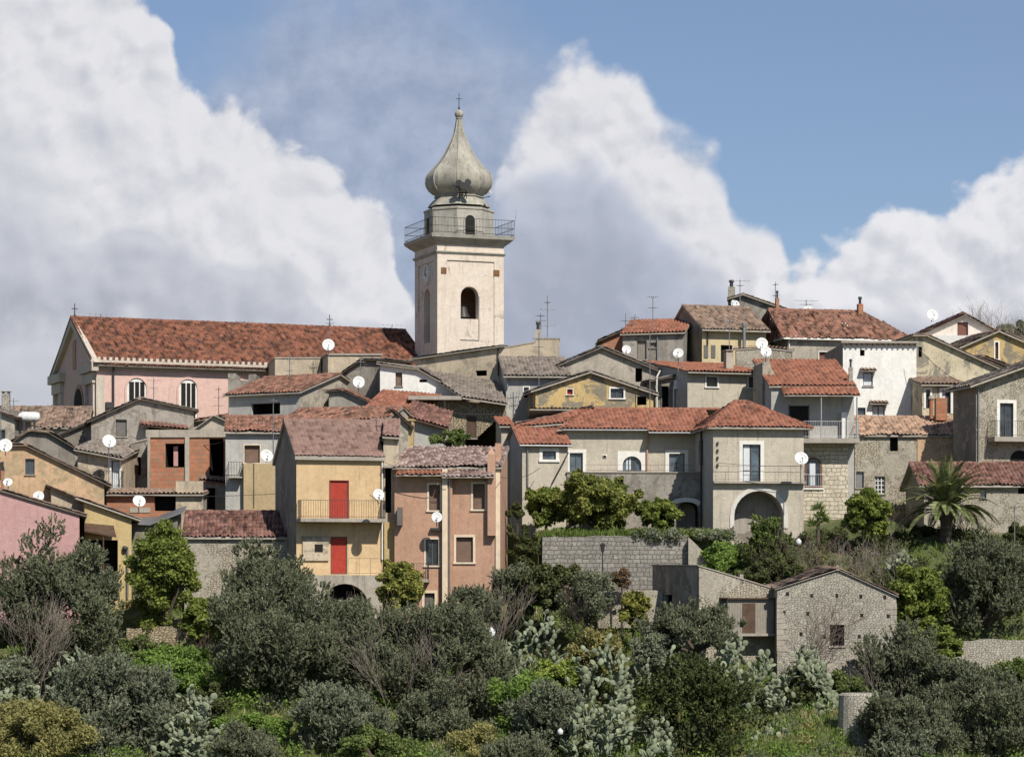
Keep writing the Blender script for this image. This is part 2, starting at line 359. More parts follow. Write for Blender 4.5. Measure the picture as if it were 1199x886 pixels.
M['t_mauve'] = tiles('mauve_brown_tiles', [S(142, 110, 98), S(152, 120, 106), S(126, 98, 88)], S(116, 92, 82), .35)
M['t_scal'] = tiles('mottled_tiles', [S(122, 94, 86), S(184, 160, 148), S(88, 66, 60)], S(108, 96, 90), .4)
M['t_dark'] = tiles('dark_red_tiles', [S(118, 78, 66), S(154, 112, 96), S(78, 54, 48)], S(74, 64, 58), .4)
# ---------------------------------------------------------------- terrain
GY = [(-400, 8), (-60, -2.5), (0, -1.7), (8, -2.6), (60, -22), (100, -20), (124, -8.8), (132, -6.9), (138, -5.3), (143, -3.9), (147, -2.6), (150, -1.0), (155, 1.2), (160, 3.2), (170, 6.5), (185, 10.5), (205, 14.5), (235, 15.5), (400, 2), (1500, -60), (8000, -60)]
def ground(x, y):
    ys = [g[0] for g in GY]; zs = [g[1] for g in GY]
    z = float(np.interp(y, ys, zs))
    a = 1.0 if 100 < y < 260 else 0.4
    if x > 9.9 and 147 < y < 166:
        k = min(1, (x-9.9)/1.2); k = k*k*(3-2*k); z += k*max(0, float(np.interp(y, [147, 148.5, 150.5, 153, 158, 166], [-2.6, -.4, 2.1, 3.0, 3.6, 5.2]))-z)
    return z + a*0.35*math.sin(x*.31+y*.17) + a*.25*math.sin(x*.83-y*.41)
def W(px, py, Y): return Vector(((px-CX)/F*Y, Y, (HY-py)/F*Y))
# ---------------------------------------------------------------- mesh builder
def link(o): COL.objects.link(o); return o
class MB:
    def __init__(s): s.v = []; s.f = []; s.m = []; s.uv = []; s.mats = []; s.sm = []
    def mi(s, mat):
        if isinstance(mat, str): mat = M[mat]
        if mat not in s.mats: s.mats.append(mat)
        return s.mats.index(mat)
    def poly(s, pts, mat, smooth=False, uv=None):
        b = len(s.v); s.v.extend(tuple(p) for p in pts); s.f.append(tuple(range(b, b+len(pts)))); s.m.append(s.mi(mat)); s.uv.append(uv); s.sm.append(smooth)
    def raw(s, vs, fs, mat, smooth=False, uvs=None):
        b = len(s.v); s.v.extend(tuple(map(float, p)) for p in vs); k = s.mi(mat)
        for i, f in enumerate(fs):
            s.f.append(tuple(b+j for j in f)); s.m.append(k); s.uv.append([uvs[j] for j in f] if uvs is not None else None); s.sm.append(smooth)
    def hexa(s, p, mat):       # p: 4 bottom + 4 top, same winding
        s.raw(p, [(3, 2, 1, 0), (4, 5, 6, 7), (0, 1, 5, 4), (1, 2, 6, 5), (2, 3, 7, 6), (3, 0, 4, 7)], mat)
    def fbox(s, fc, u0, u1, v0, v1, z0, z1, mat):
        s.hexa([fc.P(u0, v0, z0), fc.P(u1, v0, z0), fc.P(u1, v1, z0), fc.P(u0, v1, z0), fc.P(u0, v0, z1), fc.P(u1, v0, z1), fc.P(u1, v1, z1), fc.P(u0, v1, z1)], mat)
    def tube(s, p0, p1, r0, r1, mat, n=6, cap=True, smooth=True):
        p0 = Vector(p0); p1 = Vector(p1); d = (p1-p0)
        if d.length < 1e-6: return
        d.normalize(); a = d.orthogonal().normalized(); b = d.cross(a)
        vs = [p + (a*math.cos(2*math.pi*i/n)+b*math.sin(2*math.pi*i/n))*r for p, r in ((p0, r0), (p1, r1)) for i in range(n)]
        fs = [(i, (i+1) % n, n+(i+1) % n, n+i) for i in range(n)]
        s.raw(vs, fs, mat, smooth)
        if cap: s.raw(vs[:n], [tuple(range(n-1, -1, -1))], mat); s.raw(vs[n:], [tuple(range(n))], mat)
    def path(s, pts, r, mat, n=5):
        for a, b in zip(pts, pts[1:]): s.tube(a, b, r, r, mat, n)
    def rings(s, c, rz, mat, n=8, rot=0.0, smooth=False, cap=True):
        vs = []
        for r, z in rz:
            for i in range(n):
                a = rot+2*math.pi*i/n; vs.append((c[0]+r*math.cos(a), c[1]+r*math.sin(a), z))
        fs = [(k*n+i, k*n+(i+1) % n, (k+1)*n+(i+1) % n, (k+1)*n+i) for k in range(len(rz)-1) for i in range(n)]
        s.raw(vs, fs, mat, smooth)
        if cap: s.raw(vs[-n:], [tuple(range(n))], mat)
    def ball(s, c, r, mat, seg=10, rg=6, sx=1, sy=1, sz=1):
        vs = []; 
        for j in range(1, rg):
            for i in range(seg):
                a = 2*math.pi*i/seg; b = math.pi*j/rg
                vs.append((c[0]+r*sx*math.sin(b)*math.cos(a), c[1]+r*sy*math.sin(b)*math.sin(a), c[2]+r*sz*math.cos(b)))
        fs = [(j*seg+i, j*seg+(i+1) % seg, (j+1)*seg+(i+1) % seg, (j+1)*seg+i) for j in range(rg-2) for i in range(seg)]
        t = len(vs); vs += [(c[0], c[1], c[2]+r*sz), (c[0], c[1], c[2]-r*sz)]
        fs += [(t, (i+1) % seg, i) for i in range(seg)] + [(t+1, (rg-2)*seg+i, (rg-2)*seg+(i+1) % seg) for i in range(seg)]
        s.raw(vs, fs, mat, True)
    def build(s, name, parent=None, label=None, org=None):
        if not s.v: return None
        o0 = np.array(org if org is not None else (ORG_OF.get(parent.name, (0, 0, 0)) if parent else (0, 0, 0)), float)
        V = np.array(s.v, float) - o0
        me = bpy.data.meshes.new(name); me.from_pydata(V.tolist(), [], s.f)
        for m in s.mats: me.materials.append(m)
        me.polygons.foreach_set('material_index', s.m); me.polygons.foreach_set('use_smooth', s.sm)
        uvl = me.uv_layers.new(name='UVMap'); dat = []
        A = np.array(s.v, float)
        for f, uv in zip(s.f, s.uv):
            if uv is not None: dat.extend(x for q in uv for x in q); continue
            P = A[list(f)]
            Q = np.roll(P, -1, 0); n = np.cross(P, Q).sum(0); L = math.sqrt(n @ n)
            n = n/L if L > 1e-12 else np.array([0, -1., 0])
            if n[1] > 0 and abs(n[2]) < .9: n = -n
            h = math.hypot(n[0], n[1])
            if h < .05: t = np.array([1., 0, 0]); b = np.array([0, 1., 0])
            else: t = np.array([-n[1]/h, n[0]/h, 0]); b = np.cross(n, t)
            pu = P @ t; pv = P @ b
            for a_, b_ in zip(pu, pv): dat.append(a_); dat.append(b_)
        uvl.data.foreach_set('uv', np.array(dat, np.float32))
        o = bpy.data.objects.new(name, me); link(o)
        if parent: o.parent = parent; ORG_OF[o.name] = tuple(o0)
        else: o.location = o0; ORG_OF[o.name] = tuple(o0)
        if label: o['label'] = label
        return o
ORG_OF = {}
def tag(o, label, cat, group=None, kind=None):
    o['label'] = label; o['category'] = cat
    if group: o['group'] = group
    if kind: o['kind'] = kind
    return o
def struct(o, label=None, cat='ground'):
    o['kind'] = 'structure'; o['label'] = label or o.name.replace('_', ' '); o['category'] = cat; return o
def empty(name, loc, label, cat, group=None):
    o = bpy.data.objects.new(name, None); link(o); o.location = loc; o.empty_display_size = .5
    ORG_OF[o.name] = tuple(loc); return tag(o, label, cat, group)
class Face:
    """a vertical plane: u along it, v into the building, z up"""
    def __init__(s, x, y, ang): s.x, s.y, s.a = x, y, ang; s.c, s.s = math.cos(ang), math.sin(ang)
    def P(s, u, v, z): return Vector((s.x+u*s.c-v*s.s, s.y+u*s.s+v*s.c, z))
    def U(s, px): k = (px-CX)/F; return (k*s.y-s.x)/(s.c-k*s.s)
    def Z(s, px, py): return (HY-py)/F*(s.y+s.U(px)*s.s)
    def shift(s, v): p = s.P(0, v, 0); return Face(p.x, p.y, s.a)
def facepx(px, Y, rot): return Face((px-CX)/F*Y, Y, R(rot))
# ---------------------------------------------------------------- roofs
def tile_plane(mb, quad, tmat, p=.24, L=.42, h=.07, jit=.45, lift=.0):
    P = [Vector(q) for q in quad]
    ue = (P[1]-P[0]); ue.normalize()
    nrm = (P[1]-P[0]).cross(P[3]-P[0]) if (P[3]-P[0]).length > .01 else (P[1]-P[0]).cross(P[2]-P[0])
    nrm.normalize()
    if nrm.z < 0: nrm = -nrm
    ve = nrm.cross(ue); 
    if ve.z < 0: ve = -ve
    uv = np.array([((q-P[0]).dot(ue), (q-P[0]).dot(ve)) for q in P])
    u0, u1, v0, v1 = uv[:, 0].min(), uv[:, 0].max(), uv[:, 1].min(), uv[:, 1].max()
    nc = max(1, int(round((u1-u0)/p))); p = (u1-u0)/nc; nr = max(1, int(math.ceil((v1-v0)/L-.15)))
    prof = [(0, 0), (.2, .08), (.32, .8), (.5, 1.0), (.68, .8), (.8, .08)]
    np_ = len(prof)
    us = np.array([(c+o)*p for c in range(nc) for o, _ in prof]+[nc*p]); hs = np.array([q for c in range(nc) for _, q in prof]+[0.])
    ci = np.array([c for c in range(nc) for _ in prof]+[nc-1])
    ccol = np.array([c for c in range(nc) for _ in prof]+[nc-1])
    Lr = (v1-v0)/nr
    rows = []; 
    ph = RNG.random(4)*6.28; sag = lambda a, b: .035*min(1.5, jit)*(np.sin(a*.9+ph[0])*np.sin(b*1.1+ph[1])+.6*np.sin(a*2.3+ph[2]+b)); TL = v1-v0
    for r in range(nr):
        jh = RNG.normal(0, .16*jit, nc)[ci]; jv = RNG.normal(0, .05*jit, nc)[ci]
        hh = hs*h*(1+jh)
        rows.append((us, np.full_like(us, r*Lr)+(jv if r > 0 else jv*1.2), hh+.02+sag(us, r*Lr), r))
        rows.append((us, np.full_like(us, (r+1)*Lr), hh*.8+sag(us, (r+1)*Lr), r))
    V = []; 
    for (uu, vv, hh, r) in rows:
        V.append(np.stack([uu+u0, vv+v0, hh+lift], 1))
    V = np.concatenate(V); n = len(us)
    fs = []; fuv = []
    quadish = abs(uv[3, 0]-u0) < .02 and abs(uv[2, 0]-u1) < .02 and abs(uv[3, 1]-uv[2, 1]) < .05
    RI = random.randint(0, 500)*7
    poly = uv
    ctr = poly.mean(0)
    for k in range(len(rows)-1):
        r = rows[k][3]
        step = (k % 2 == 1)
        for i in range(n-1):
            a = k*n+i
            if not quadish:
                cu = (us[i]+us[i+1])/2+u0; cv = (rows[k][1][i]+rows[k+1][1][i])/2+v0
                ins = True
                for j in range(4):
                    A, B = poly[j], poly[(j+1) % 4]; e = B-A
                    if abs(e[0])+abs(e[1]) < 1e-4: continue
                    s1 = e[0]*(cv-A[1])-e[1]*(cu-A[0]); s0 = e[0]*(ctr[1]-A[1])-e[1]*(ctr[0]-A[0])
                    if s1*s0 < 0: ins = False; break
                if not ins: continue
            fs.append((a, a+1, a+n+1, a+n)); cc = ccol[i]+RI; rr = r+(1 if step else 0)
            fuv.append([(cc+.3, rr+.05 if not step else rr+.02), (cc+.7, rr+.05), (cc+.7, rr+.9 if not step else rr+.04), (cc+.3, rr+.9 if not step else rr+.04)])
    base = np.array(P[0]); WV = base + np.outer(V[:, 0], ue) + np.outer(V[:, 1], ve) + np.outer(V[:, 2], nrm)
    b = len(mb.v); mb.v.extend(map(tuple, WV.tolist())); k = mb.mi(tmat)
    for f, u in zip(fs, fuv): mb.f.append(tuple(b+j for j in f)); mb.m.append(k); mb.uv.append(u); mb.sm.append(True)
def roof_plane(mb, quad, tmat, smat, th=.12, **kw):
    q = [Vector(x) for x in quad]; dn = Vector((0, 0, -th))
    pts = q if (q[3]-q[2]).length > .02 else q[:3]
    if tmat: pts = [x-Vector((0, 0, .045)) for x in pts]; dn = Vector((0, 0, -max(.03, th-.045)))
    mb.poly(pts, smat); mb.poly([x+dn for x in pts][::-1], smat)
    for a, b in zip(pts, pts[1:]+pts[:1]): mb.poly([a, b, b+dn, a+dn], smat)
    if tmat: tile_plane(mb, quad, tmat, lift=.012, **kw)
def ridge_cap(mb, a, b, mat, r=.11):
    a, b = Vector(a), Vector(b); n = max(1, int((b-a).length/.42)); d = (b-a)/n
    for i in range(n):
        p = a+d*i; mb.tube(p+Vector((0, 0, -.02+random.uniform(-.01, .02))), p+d*1.04+Vector((0, 0, -.03)), r*random.uniform(.95, 1.12), r*.9, mat, 8, True)
# ---------------------------------------------------------------- openings
def hole_of(fc, w):
    """w: dict with box (px) -> list of (u,z)"""
    x0, y0, x1, y1 = w['b']; sw = w.get('sw', 0.0)
    u0, u1 = fc.U(x0)+sw, fc.U(x1)-sw; xm = (x0+x1)/2
    z1, z0 = fc.Z(xm, y0)-sw, fc.Z(xm, y1)+(sw if w.get('sb', True) else 0)
    w['r'] = (u0, u1, z0, z1)
    if w.get('arch'):
        return archpts(u0, u1, z0, z1, w['arch'])
    return [(u0, z0), (u1, z0), (u1, z1), (u0, z1)]
def archpts(u0, u1, z0, z1, k=1.0, n=12):
    r = (u1-u0)/2; h = r*k; zc = z1-h; c = (u0+u1)/2
    return [(u0, z0), (u1, z0)] + [(c+r*math.cos(math.pi*i/n), zc+h*math.sin(math.pi*i/n)) for i in range(n+1)]
def wall(mb, fc, outer, wins, mat, rev=.22, matfn=None):
    holes = [hole_of(fc, w) for w in wins]
    loops = [[Vector((u, z, 0)) for u, z in outer]] + [[Vector((u, z, 0)) for u, z in h] for h in holes]
    flat = [p for l in loops for p in l]
    if holes: tris = tessellate_polygon(loops)
    else: tris = tessellate_polygon(loops)
    vs = [fc.P(p.x, 0, p.y) for p in flat]
    mb.raw(vs, [tuple(t) for t in tris], mat)
    for h, w in zip(holes, wins):
        d = w.get('d', rev)
        for (a, b) in zip(h, h[1:]+h[:1]):
            mb.poly([fc.P(a[0], 0, a[1]), fc.P(b[0], 0, b[1]), fc.P(b[0], d, b[1]), fc.P(a[0], d, a[1])], w.get('revm', mat))
def place_openings(root, fc, wins, rev=.22):
    for w in wins:
        u0, u1, z0, z1 = w['r']; d = w.get('d', rev); ty = w['t']; sw = w.get('sw', 0); nm = w.get('n', 'door' if ty == 'door' else 'window')
        mb = MB(); pane = MB(); sm = w.get('sm', 'trim')
        hp = archpts(u0, u1, z0, z1, w['arch']) if w.get('arch') else [(u0, z0), (u1, z0), (u1, z1), (u0, z1)]
        if sw > 0:
            if w.get('arch') and not w.get('sq'):
                op = archpts(u0-sw, u1+sw, z0, z1+sw, w['arch'])
                for i in range(len(hp)):
                    if i == 0: continue
                    a, b = hp[i], hp[(i+1) % len(hp)]; A, B = op[i], op[(i+1) % len(hp)]
                    mb.hexa([fc.P(a[0], -.035, a[1]), fc.P(b[0], -.035, b[1]), fc.P(B[0], -.035, B[1]), fc.P(A[0], -.035, A[1]), fc.P(a[0], .01, a[1]), fc.P(b[0], .01, b[1]), fc.P(B[0], .01, B[1]), fc.P(A[0], .01, A[1])], sm)
            elif w.get('arch'):
                # square white surround with an arched hole
                outr = [(u0-sw, z0), (u1+sw, z0), (u1+sw, z1+sw), (u0-sw, z1+sw)]
                oo = [Vector((u, z, 0)) for u, z in outr]; hh = [Vector((u, z+.004, 0)) for u, z in hp]
                fl = oo+hh; tr = tessellate_polygon([oo, hh]); mb.raw([fc.P(p.x, -.035, p.y) for p in fl], [tuple(t) for t in tr], sm)
                for a, b in list(zip(outr, outr[1:]+outr[:1]))+list(zip(hp, hp[1:]+hp[:1])):
                    mb.poly([fc.P(a[0], -.035, a[1]), fc.P(b[0], -.035, b[1]), fc.P(b[0], .01, b[1]), fc.P(a[0], .01, a[1])], sm)
            else:
                mb.fbox(fc, u0-sw, u0, -.035, .01, z0, z1, sm); mb.fbox(fc, u1, u1+sw, -.035, .01, z0, z1, sm)
                mb.fbox(fc, u0-sw, u1+sw, -.037, .01, z1, z1+sw, sm)
                if w.get('sb', True): mb.fbox(fc, u0-sw-.04, u1+sw+.04, -.09, .01, z0-sw*.8, z0, sm)
        elif w.get('sill', ty in ('gl', 'sh')):
            mb.fbox(fc, u0-.06, u1+.06, -.08, .02, z0-.06, z0, w.get('sillm', 'slab'))
        pd = d-.05
        e = .004
        if ty in ('gl', 'door', 'sh'):
            fr = w.get('fr', 'sash'); b = .05
            if not w.get('arch') and (u1-u0) > .35:
                mb.fbox(fc, u0+e, u0+b, pd-.04, pd+.01, z0+e, z1-e, fr); mb.fbox(fc, u1-b, u1-e, pd-.04, pd+.01, z0+e, z1-e, fr)
                mb.fbox(fc, u0+b, u1-b, pd-.04, pd+.01, z1-b, z1-e, fr); mb.fbox(fc, u0+b, u1-b, pd-.04, pd+.01, z0+e, z0+b, fr)
            if ty == 'gl' and (u1-u0) > .5:
                for k in range(1, w.get('mu', 2)):
                    c = u0+(u1-u0)*k/w.get('mu', 2); mb.fbox(fc, c-.03, c+.03, pd-.045, pd+.008, z0+b, z1-b, fr)
                for zz in w.get('hb', []):
                    q = z0+(z1-z0)*zz; mb.fbox(fc, u0+b, u1-b, pd-.042, pd+.006, q-.025, q+.025, fr)
            pane.poly([fc.P(u, pd, z) for u, z in hp], w.get('pm', 'glass' if ty == 'gl' else 'brownsh'))
            if w.get('curt'):
                a, c = w['curt']; pane.poly([fc.P(u0+(u1-u0)*a, pd-.02, z0+.06), fc.P(u0+(u1-u0)*c, pd-.02, z0+.06), fc.P(u0+(u1-u0)*c, pd-.02, z1-.06), fc.P(u0+(u1-u0)*a, pd-.02, z1-.06)], 'curtain')
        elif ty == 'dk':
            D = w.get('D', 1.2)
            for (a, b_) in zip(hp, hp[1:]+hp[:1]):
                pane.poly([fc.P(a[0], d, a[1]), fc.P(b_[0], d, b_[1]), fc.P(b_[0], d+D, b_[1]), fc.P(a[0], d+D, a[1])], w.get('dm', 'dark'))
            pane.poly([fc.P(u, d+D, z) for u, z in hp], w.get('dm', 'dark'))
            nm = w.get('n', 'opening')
        if w.get('hood'):
            tl = u1-u0+.4; q = [fc.P(u0-.2, -.42, z1+.12), fc.P(u1+.2, -.42, z1+.12), fc.P(u1+.2, .0, z1+.27), fc.P(u0-.2, .0, z1+.27)]
            roof_plane(mb, q, 't_old', 'slab', .04, L=.42)
        if mb.v:
            wo = mb.build(nm, root, w.get('label'))
            pane.build('pane' if ty == 'gl' else ('panel' if ty != 'dk' else 'recess'), wo)
        else: pane.build(nm, root, w.get('label'))
def rail(root, fc, u0, u1, v0, zb, h, mat='iron', sides=None, step=.14, name='railing', r=.012):
    mb = MB()
    for z in (zb+h, zb+.1): mb.tube(fc.P(u0, v0, z), fc.P(u1, v0, z), r*1.3, r*1.3, mat, 4)
    n = max(2, int((u1-u0)/step))
    for i in range(n+1):
        u = u0+(u1-u0)*i/n; mb.tube(fc.P(u, v0, zb), fc.P(u, v0, zb+h), r, r, mat, 4, False)
    if sides:
        for u in (u0, u1):
            for z in (zb+h, zb+.1): mb.tube(fc.P(u, v0, z), fc.P(u, v0+sides, z), r*1.3, r*1.3, mat, 4)
            k = max(1, int(sides/step))
            for i in range(1, k): mb.tube(fc.P(u, v0+sides*i/k, zb), fc.P(u, v0+sides*i/k, zb+h), r, r, mat, 4, False)
    return mb.build(name, root)
# ---------------------------------------------------------------- houses
class H: pass
def house(name, label, xl, xr, Y, rot, depth, prof, roof, wm, rm='t_red', fm='slab', wins=(), lw=(), rw=(), cat='house', group='houses on the hillside', zb=None, th=.12, tk=None, rev=.22, smat=None, oh=.3, os=.15, ridge=True):
    h = H(); tk = tk or {}
    fc = facepx(xl, Y, rot); w = fc.U(xr); h.fc, h.w, h.d = fc, w, depth
    if not isinstance(prof, (list, tuple)): prof = [(xl, prof), (xr, None)]
    pr = []
    for px, py in prof:
        pr.append((fc.U(px), fc.Z(px, py) if py is not None else pr[0][1]))
    pr[0] = (0.0, pr[0][1]); pr[-1] = (w, pr[-1][1])
    if zb is None:
        zb = min(ground(*fc.P(u, v, 0)[:2]) for u in (0, w) for v in (0, depth)) - .6
    else: zb = (HY-zb)/F*Y
    h.zb = zb
    root = empty(name, fc.P(w/2, depth/2, zb), label, cat, group); h.root = root
    lf = Face(*fc.P(0, depth, 0)[:2], fc.a-math.pi/2); rf = Face(*fc.P(w, 0, 0)[:2], fc.a+math.pi/2); h.lf, h.rf = lf, rf
    wins, lw, rw = [dict(x) for x in wins], [dict(x) for x in lw], [dict(x) for x in rw]
    kind = roof[0] if roof else None
    zl, zr = pr[0][1], pr[-1][1]
    mb = MB(); rb = MB()
    smat = smat or wm
    outer = [(0, zb), (w, zb)] + [(u, z) for u, z in pr[::-1]]
    wall(mb, fc, outer, wins, wm, rev)
    T = th+.004
    if kind == 'gx':
        mid = fc.P(0, depth/2, 0); zr_ = (HY-roof[1])/F*mid.y - T if roof[1] > 30 else zl+roof[1]
        h.zr = zr_
        sl = (zr_-zl)/(depth/2)
        wall(mb, lf, [(0, zb), (depth, zb), (depth, zl), (depth/2, zr_), (0, zl)], lw, smat, rev)
        wall(mb, rf, [(0, zb), (depth, zb), (depth, zl), (depth/2, zr_), (0, zl)], rw, smat, rev)
        back = [(0, zb), (w, zb), (w, zl), (0, zl)]; mb.poly([fc.P(u, depth, z) for u, z in back], wm)
        A = [fc.P(-os, -oh, zl-sl*oh+T), fc.P(w+os, -oh, zl-sl*oh+T), fc.P(w+os, depth/2, zr_+T), fc.P(-os, depth/2, zr_+T)]
        B = [fc.P(w+os, depth+oh, zl-sl*oh+T), fc.P(-os, depth+oh, zl-sl*oh+T), fc.P(-os, depth/2, zr_+T), fc.P(w+os, depth/2, zr_+T)]
        roof_plane(rb, A, rm, fm, th, **tk); roof_plane(rb, B, rm, fm, th, **tk)
        if ridge: ridge_cap(rb, A[3], A[2], rm or fm)
        h.eave = (A[0], A[1])
    elif kind == 'hip':
        ins = roof[2]; mid = fc.P(w/2, depth/2, 0); zr_ = (HY-roof[1])/F*mid.y - T
        for f2 in (lf, rf): wall(mb, f2, [(0, zb), (depth, zb), (depth, zl), (0, zl)], lw if f2 is lf else rw, smat, rev)
        mb.poly([fc.P(u, depth, z) for u, z in ((0, zb), (w, zb), (w, zl), (0, zl))], wm)
        sl = (zr_-zl)/(depth/2); ze = zl-sl*oh+T; o = oh
        c = [fc.P(-o, -o, ze), fc.P(w+o, -o, ze), fc.P(w+o, depth+o, ze), fc.P(-o, depth+o, ze)]
        il = ins[0] if ins[0] is not None else None
        r0 = fc.P(ins[0], depth/2, zr_+T); r1 = fc.P(w-ins[1], depth/2, zr_+T)
        roof_plane(rb, [c[0], c[1], r1, r0], rm, fm, th, **tk); roof_plane(rb, [c[2], c[3], r0, r1], rm, fm, th, **tk)
        roof_plane(rb, [c[1], c[2], r1, r1], rm, fm, th, **tk); roof_plane(rb, [c[3], c[0], r0, r0], rm, fm, th, **tk)
        for a, b in ((c[0], r0), (c[1], r1), (r0, r1)): ridge_cap(rb, a, b, rm) if (b-a).length > .3 else None
    elif kind in ('gy', 'shed', 'flat', None):
        dz = 0.0
        if kind == 'shed':
            mid = fc.P(0, depth, 0); dz = ((HY-roof[1])/F*mid.y - T - zl) if roof[1] > 30 else roof[1]
        elif kind == 'gy' and len(roof) > 1: dz = roof[1]
        wall(mb, lf, [(0, zb), (depth, zb), (depth, zl), (0, zl+dz)], lw, smat, rev)
        wall(mb, rf, [(0, zb), (depth, zb), (depth, zr+dz), (0, zr)], rw, smat, rev)
        mb.poly([fc.P(u, depth, z) for u, z in [(0, zb), (w, zb)]+[(u, z+dz) for u, z in pr[::-1]]], wm)
        sl = dz/depth
        if kind == 'flat':
            t2 = roof[1] if len(roof) > 1 else .2; o2 = roof[2] if len(roof) > 2 else .08
            for (u0, z0), (u1, z1) in zip(pr, pr[1:]):
                a0 = u0-(o2 if u0 == 0 else 0); a1 = u1+(o2 if u1 == w else 0)
                rb.hexa([fc.P(a0, -o2, z0+.003), fc.P(a1, -o2, z1+.003), fc.P(a1, depth+o2, z1+.003), fc.P(a0, depth+o2, z0+.003), fc.P(a0, -o2, z0+t2), fc.P(a1, -o2, z1+t2), fc.P(a1, depth+o2, z1+t2), fc.P(a0, depth+o2, z0+t2)], fm)
        elif kind is None:
            for (u0, z0), (u1, z1) in zip(pr, pr[1:]): mb.poly([fc.P(u0, 0, z0), fc.P(u1, 0, z1), fc.P(u1, depth, z1), fc.P(u0, depth, z0)], fm)
        else:
            for i, ((u0, z0), (u1, z1)) in enumerate(zip(pr, pr[1:])):
                s2 = (z1-z0)/(u1-u0); a0, a1, q0, q1 = u0, u1, z0, z1
                if i == 0: a0 -= os*(2 if kind == 'gy' else 1); q0 -= s2*(u0-a0)
                if i == len(pr)-2: a1 += os*(2 if kind == 'gy' else 1); q1 += s2*(a1-u1)
                f0, b0 = (-oh, depth+oh*.5)
                c = [fc.P(a0, f0, q0-sl*oh+T), fc.P(a1, f0, q1-sl*oh+T), fc.P(a1, b0, q1+sl*b0+T), fc.P(a0, b0, q0+sl*b0+T)]
                if kind == 'shed': roof_plane(rb, c, rm, fm, th, **tk)
                elif s2 > 0.02: roof_plane(rb, [c[3], c[0], c[1], c[2]], rm, fm, th, **tk)
                else: roof_plane(rb, [c[1], c[2], c[3], c[0]], rm, fm, th, **tk)
                if kind == 'gy' and rm and i > 0: ridge_cap(rb, c[0], c[3], rm)
    wo = mb.build('wall', root); h.wall = wo
    h.roof = rb.build('roof', root) if rb.v else None
    place_openings(root, fc, wins, rev); place_openings(root, lf, lw, rev); place_openings(root, rf, rw, rev)
    return h
def G(x0, y0, x1, y1, **k): return dict(t='gl', b=(x0, y0, x1, y1), **k)
def SH(x0, y0, x1, y1, pm='brownsh', **k): return dict(t='sh', b=(x0, y0, x1, y1), pm=pm, **k)
def DR(x0, y0, x1, y1, pm='reddoor', **k): return dict(t='door', b=(x0, y0, x1, y1), pm=pm, sill=False, **k)
def DK(x0, y0, x1, y1, **k): return dict(t='dk', b=(x0, y0, x1, y1), **k)
def slabpart(h, x0, y0, x1, y1, out, mat='slab', name='balcony_slab', fc=None):
    fc = fc or h.fc; mb = MB(); u0, u1 = fc.U(x0), fc.U(x1); z1, z0 = fc.Z((x0+x1)/2, y0), fc.Z((x0+x1)/2, y1)
    mb.fbox(fc, u0, u1, -out, -.002, z0, z1, mat); o = mb.build(name, h.root); return u0, u1, z0, z1, o
def drain(h, px, y0, y1, r=.045, mat='pipe', off=.1, fc=None, extra=None):
    fc = fc or h.fc; mb = MB(); u = fc.U(px); pts = [fc.P(u, -off, fc.Z(px, y0)), fc.P(u, -off, fc.Z(px, y1))]
    if extra: pts = [fc.P(fc.U(x), -off, fc.Z(x, y)) for x, y in extra]
    mb.path(pts, r, mat, 6); return mb.build('drainpipe', h.root)
def gutter(h, mat='zinc', r=.06):
    a, b = h.eave; mb = MB(); o = Vector((0, 0, -.07)); f = h.fc; d = f.P(0, -1, 0)-f.P(0, 0, 0)
    mb.tube(a+o+d*.05, b+o+d*.05, r, r, mat, 6); return mb.build('gutter', h.roof)
def chimney(h, px, py0, py1, wpx, v, mat='concrete', cap='slab', parent=None, fc=None, style=0):
    fc = (fc or h.fc).shift(v); mb = MB(); u = fc.U(px); sc = F/fc.y; hw = wpx/sc/2
    z1, z0 = fc.Z(px, py0), fc.Z(px, py1); p = parent or h.roof or h.root
    mb.fbox(fc, u-hw, u+hw, -hw, hw, z0-.8, z1-.16 if style == 0 else z1, mat)
    if style == 0:
        for a in (-1, 1):
            for b in (-1, 1): mb.fbox(fc, u+a*hw*.7-.04, u+a*hw*.7+.04, b*hw*.7-.04, b*hw*.7+.04, z1-.16, z1-.05, mat)
        mb.fbox(fc, u-hw*1.25, u+hw*1.25, -hw*1.25, hw*1.25, z1-.05, z1, cap)
    elif style == 1:
        mb.tube(fc.P(u, 0, z1), fc.P(u, 0, z1+.35), hw*.55, hw*.5, 'iron', 8); mb.tube(fc.P(u, 0, z1+.35), fc.P(u, 0, z1+.5), hw*.8, hw*.7, 'iron', 8)
    return mb.build('chimney', p)
